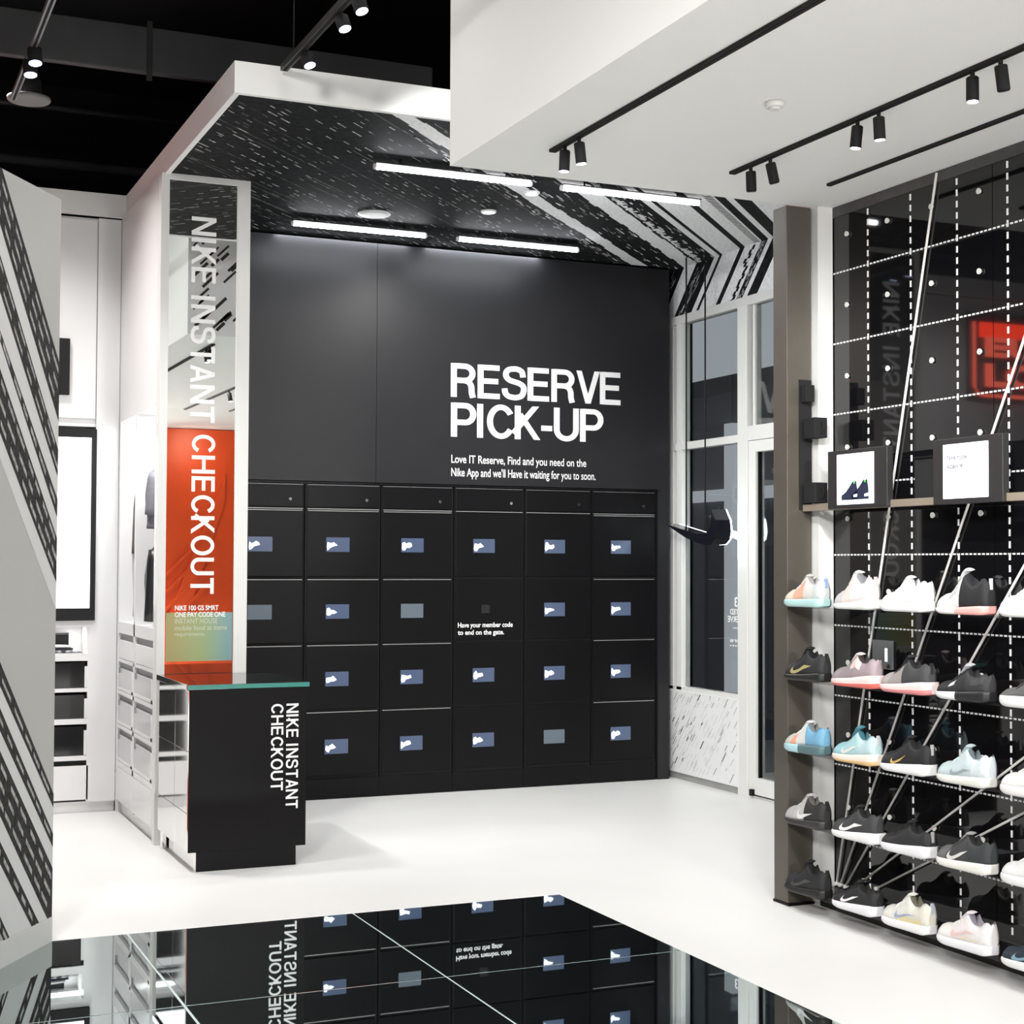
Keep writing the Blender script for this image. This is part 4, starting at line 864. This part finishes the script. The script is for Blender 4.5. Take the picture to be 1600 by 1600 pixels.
shoe('pale ice-blue runner with off-white sole, third row', YC[3], SH[2], shape='runner', up=((.5, .6, .61), (.52, .6, .63), (.6, .66, .68)), cuts=(.3, .7), sole=(.74, .74, .69), lining=(.15, .19, .2), tongue=(.4, .48, .5), tongue_h=.018, sw_col=(.3, .35, .37), lace=(.6, .7, .7), st=(.028, .034, .042), sw=(.34, .74, .1, .6), L=.325)
shoe('all-white shoe on the third row cut off by the right edge', YC[4], SH[2], up=((.82, .79, .78),), sole=(.82, .8, .79), lining=(.6, .6, .6), lace=W_, st=(.034, .038, .045))
# fourth row
shoe('light grey shoe with black heel and white tick mark, fourth row by the post', YC[0], SH[3], shape='runner', up=((.42, .41, .41), (.47, .47, .46), (.02, .02, .019)), cuts=(.35, .56), sole=(.03, .03, .03), lining=(.12, .11, .1), sw_col=(.72, .72, .72), lace=(.5, .5, .5), tab=(.006, .006, .006), tongue=(.4, .4, .4), sw=(.42, .8, .1, .75))
shoe('charcoal runner with large white tick mark and white sole, fourth row', YC[1], SH[3], shape='runner', up=(DG, (.04, .04, .042)), cuts=(.5,), sole=(.8, .8, .8), lining=(.01, .01, .01), sw_col=(.8, .8, .8), st=(.026, .036, .05), lace=BK, L=.335, flare=1, tongue_h=.01)
shoe('plain black low shoe with white wedge sole, fourth row', YC[2], SH[3], shape='low', up=((.017, .017, .018),), sole=(.76, .75, .78), lining=(.008, .008, .008), st=(.03, .038, .052), L=.335, tab=(.35, .35, .35), tongue_h=.02, lace=(.02, .02, .02))
shoe('grey camouflage shoe with white tick mark and small red sole mark, fourth row', YC[3], SH[3], shape='runner', up=((.13, .13, .13), (.05, .05, .052), (.035, .04, .042)), cuts=(.28, .6), sole=(.78, .77, .72), lining=(.014, .013, .013), sw_col=(.66, .65, .63), tongue=(.3, .3, .3), st=(.03, .036, .045), L=.335, lace=DG, sw=(.28, .66, .08, .85))
shoe('all-white shoe on the fourth row cut off by the right edge', YC[4], SH[3], up=(W_,), sole=(.82, .82, .81), lining=(.6, .6, .6), lace=W_, st=(.034, .038, .045))
# bottom row
shoe('all-black shoe in front of the white post just above the floor', YC[0], SH[4], shape='runner', up=(BK,), sole=(.008, .008, .008), lining=(.004, .004, .004), lace=(.01, .01, .01), tab=(.01, .01, .01), tongue_h=.015, sw_col=(.05, .05, .05))
shoe('black runner with white tick mark and white sole, bottom row', YC[1], SH[4], shape='low', up=(BK,), sole=(.76, .75, .79), lining=(.008, .008, .008), sw_col=(.8, .8, .8), st=(.026, .036, .048), L=.33, lace=BK, tongue_h=.015, sw=(.28, .68, .15, .85))
shoe('cream shoe with blue tick mark and yellow side, bottom row', YC[2], SH[4], shape='runner', up=((.7, .69, .64), (.68, .67, .62), (.66, .64, .56)), cuts=(.3, .7), sole=(.8, .79, .8), lining=(.16, .15, .11), sw_col=(.32, .38, .5), lace=W_, tongue=(.7, .69, .64), st=(.03, .034, .04), tab=(.4, .45, .55), band=[((.7, .62, .36), .42, .9, .02, .3)], sw=(.36, .8, .2, .7))
shoe('white shoe with pale pink tick mark, bottom row', YC[3], SH[4], shape='runner', up=((.8, .77, .74), (.78, .72, .72), (.78, .75, .76)), cuts=(.3, .7), sole=(.8, .79, .83), lining=(.3, .27, .32), sw_col=(.78, .55, .53), lace=W_, tongue=(.78, .72, .76), st=(.03, .036, .042), band=[((.8, .72, .52), .5, .85, .14, .22)], sw=(.34, .78, .25, .75), L=.335)
shoe('dark navy shoe with white sole, bottom row at the right edge', YC[4], SH[4], shape='low', up=((.015, .025, .04),), sole=(.78, .78, .78), lining=(.01, .01, .015), sw_col=(.2, .35, .42), st=(.026, .034, .045))
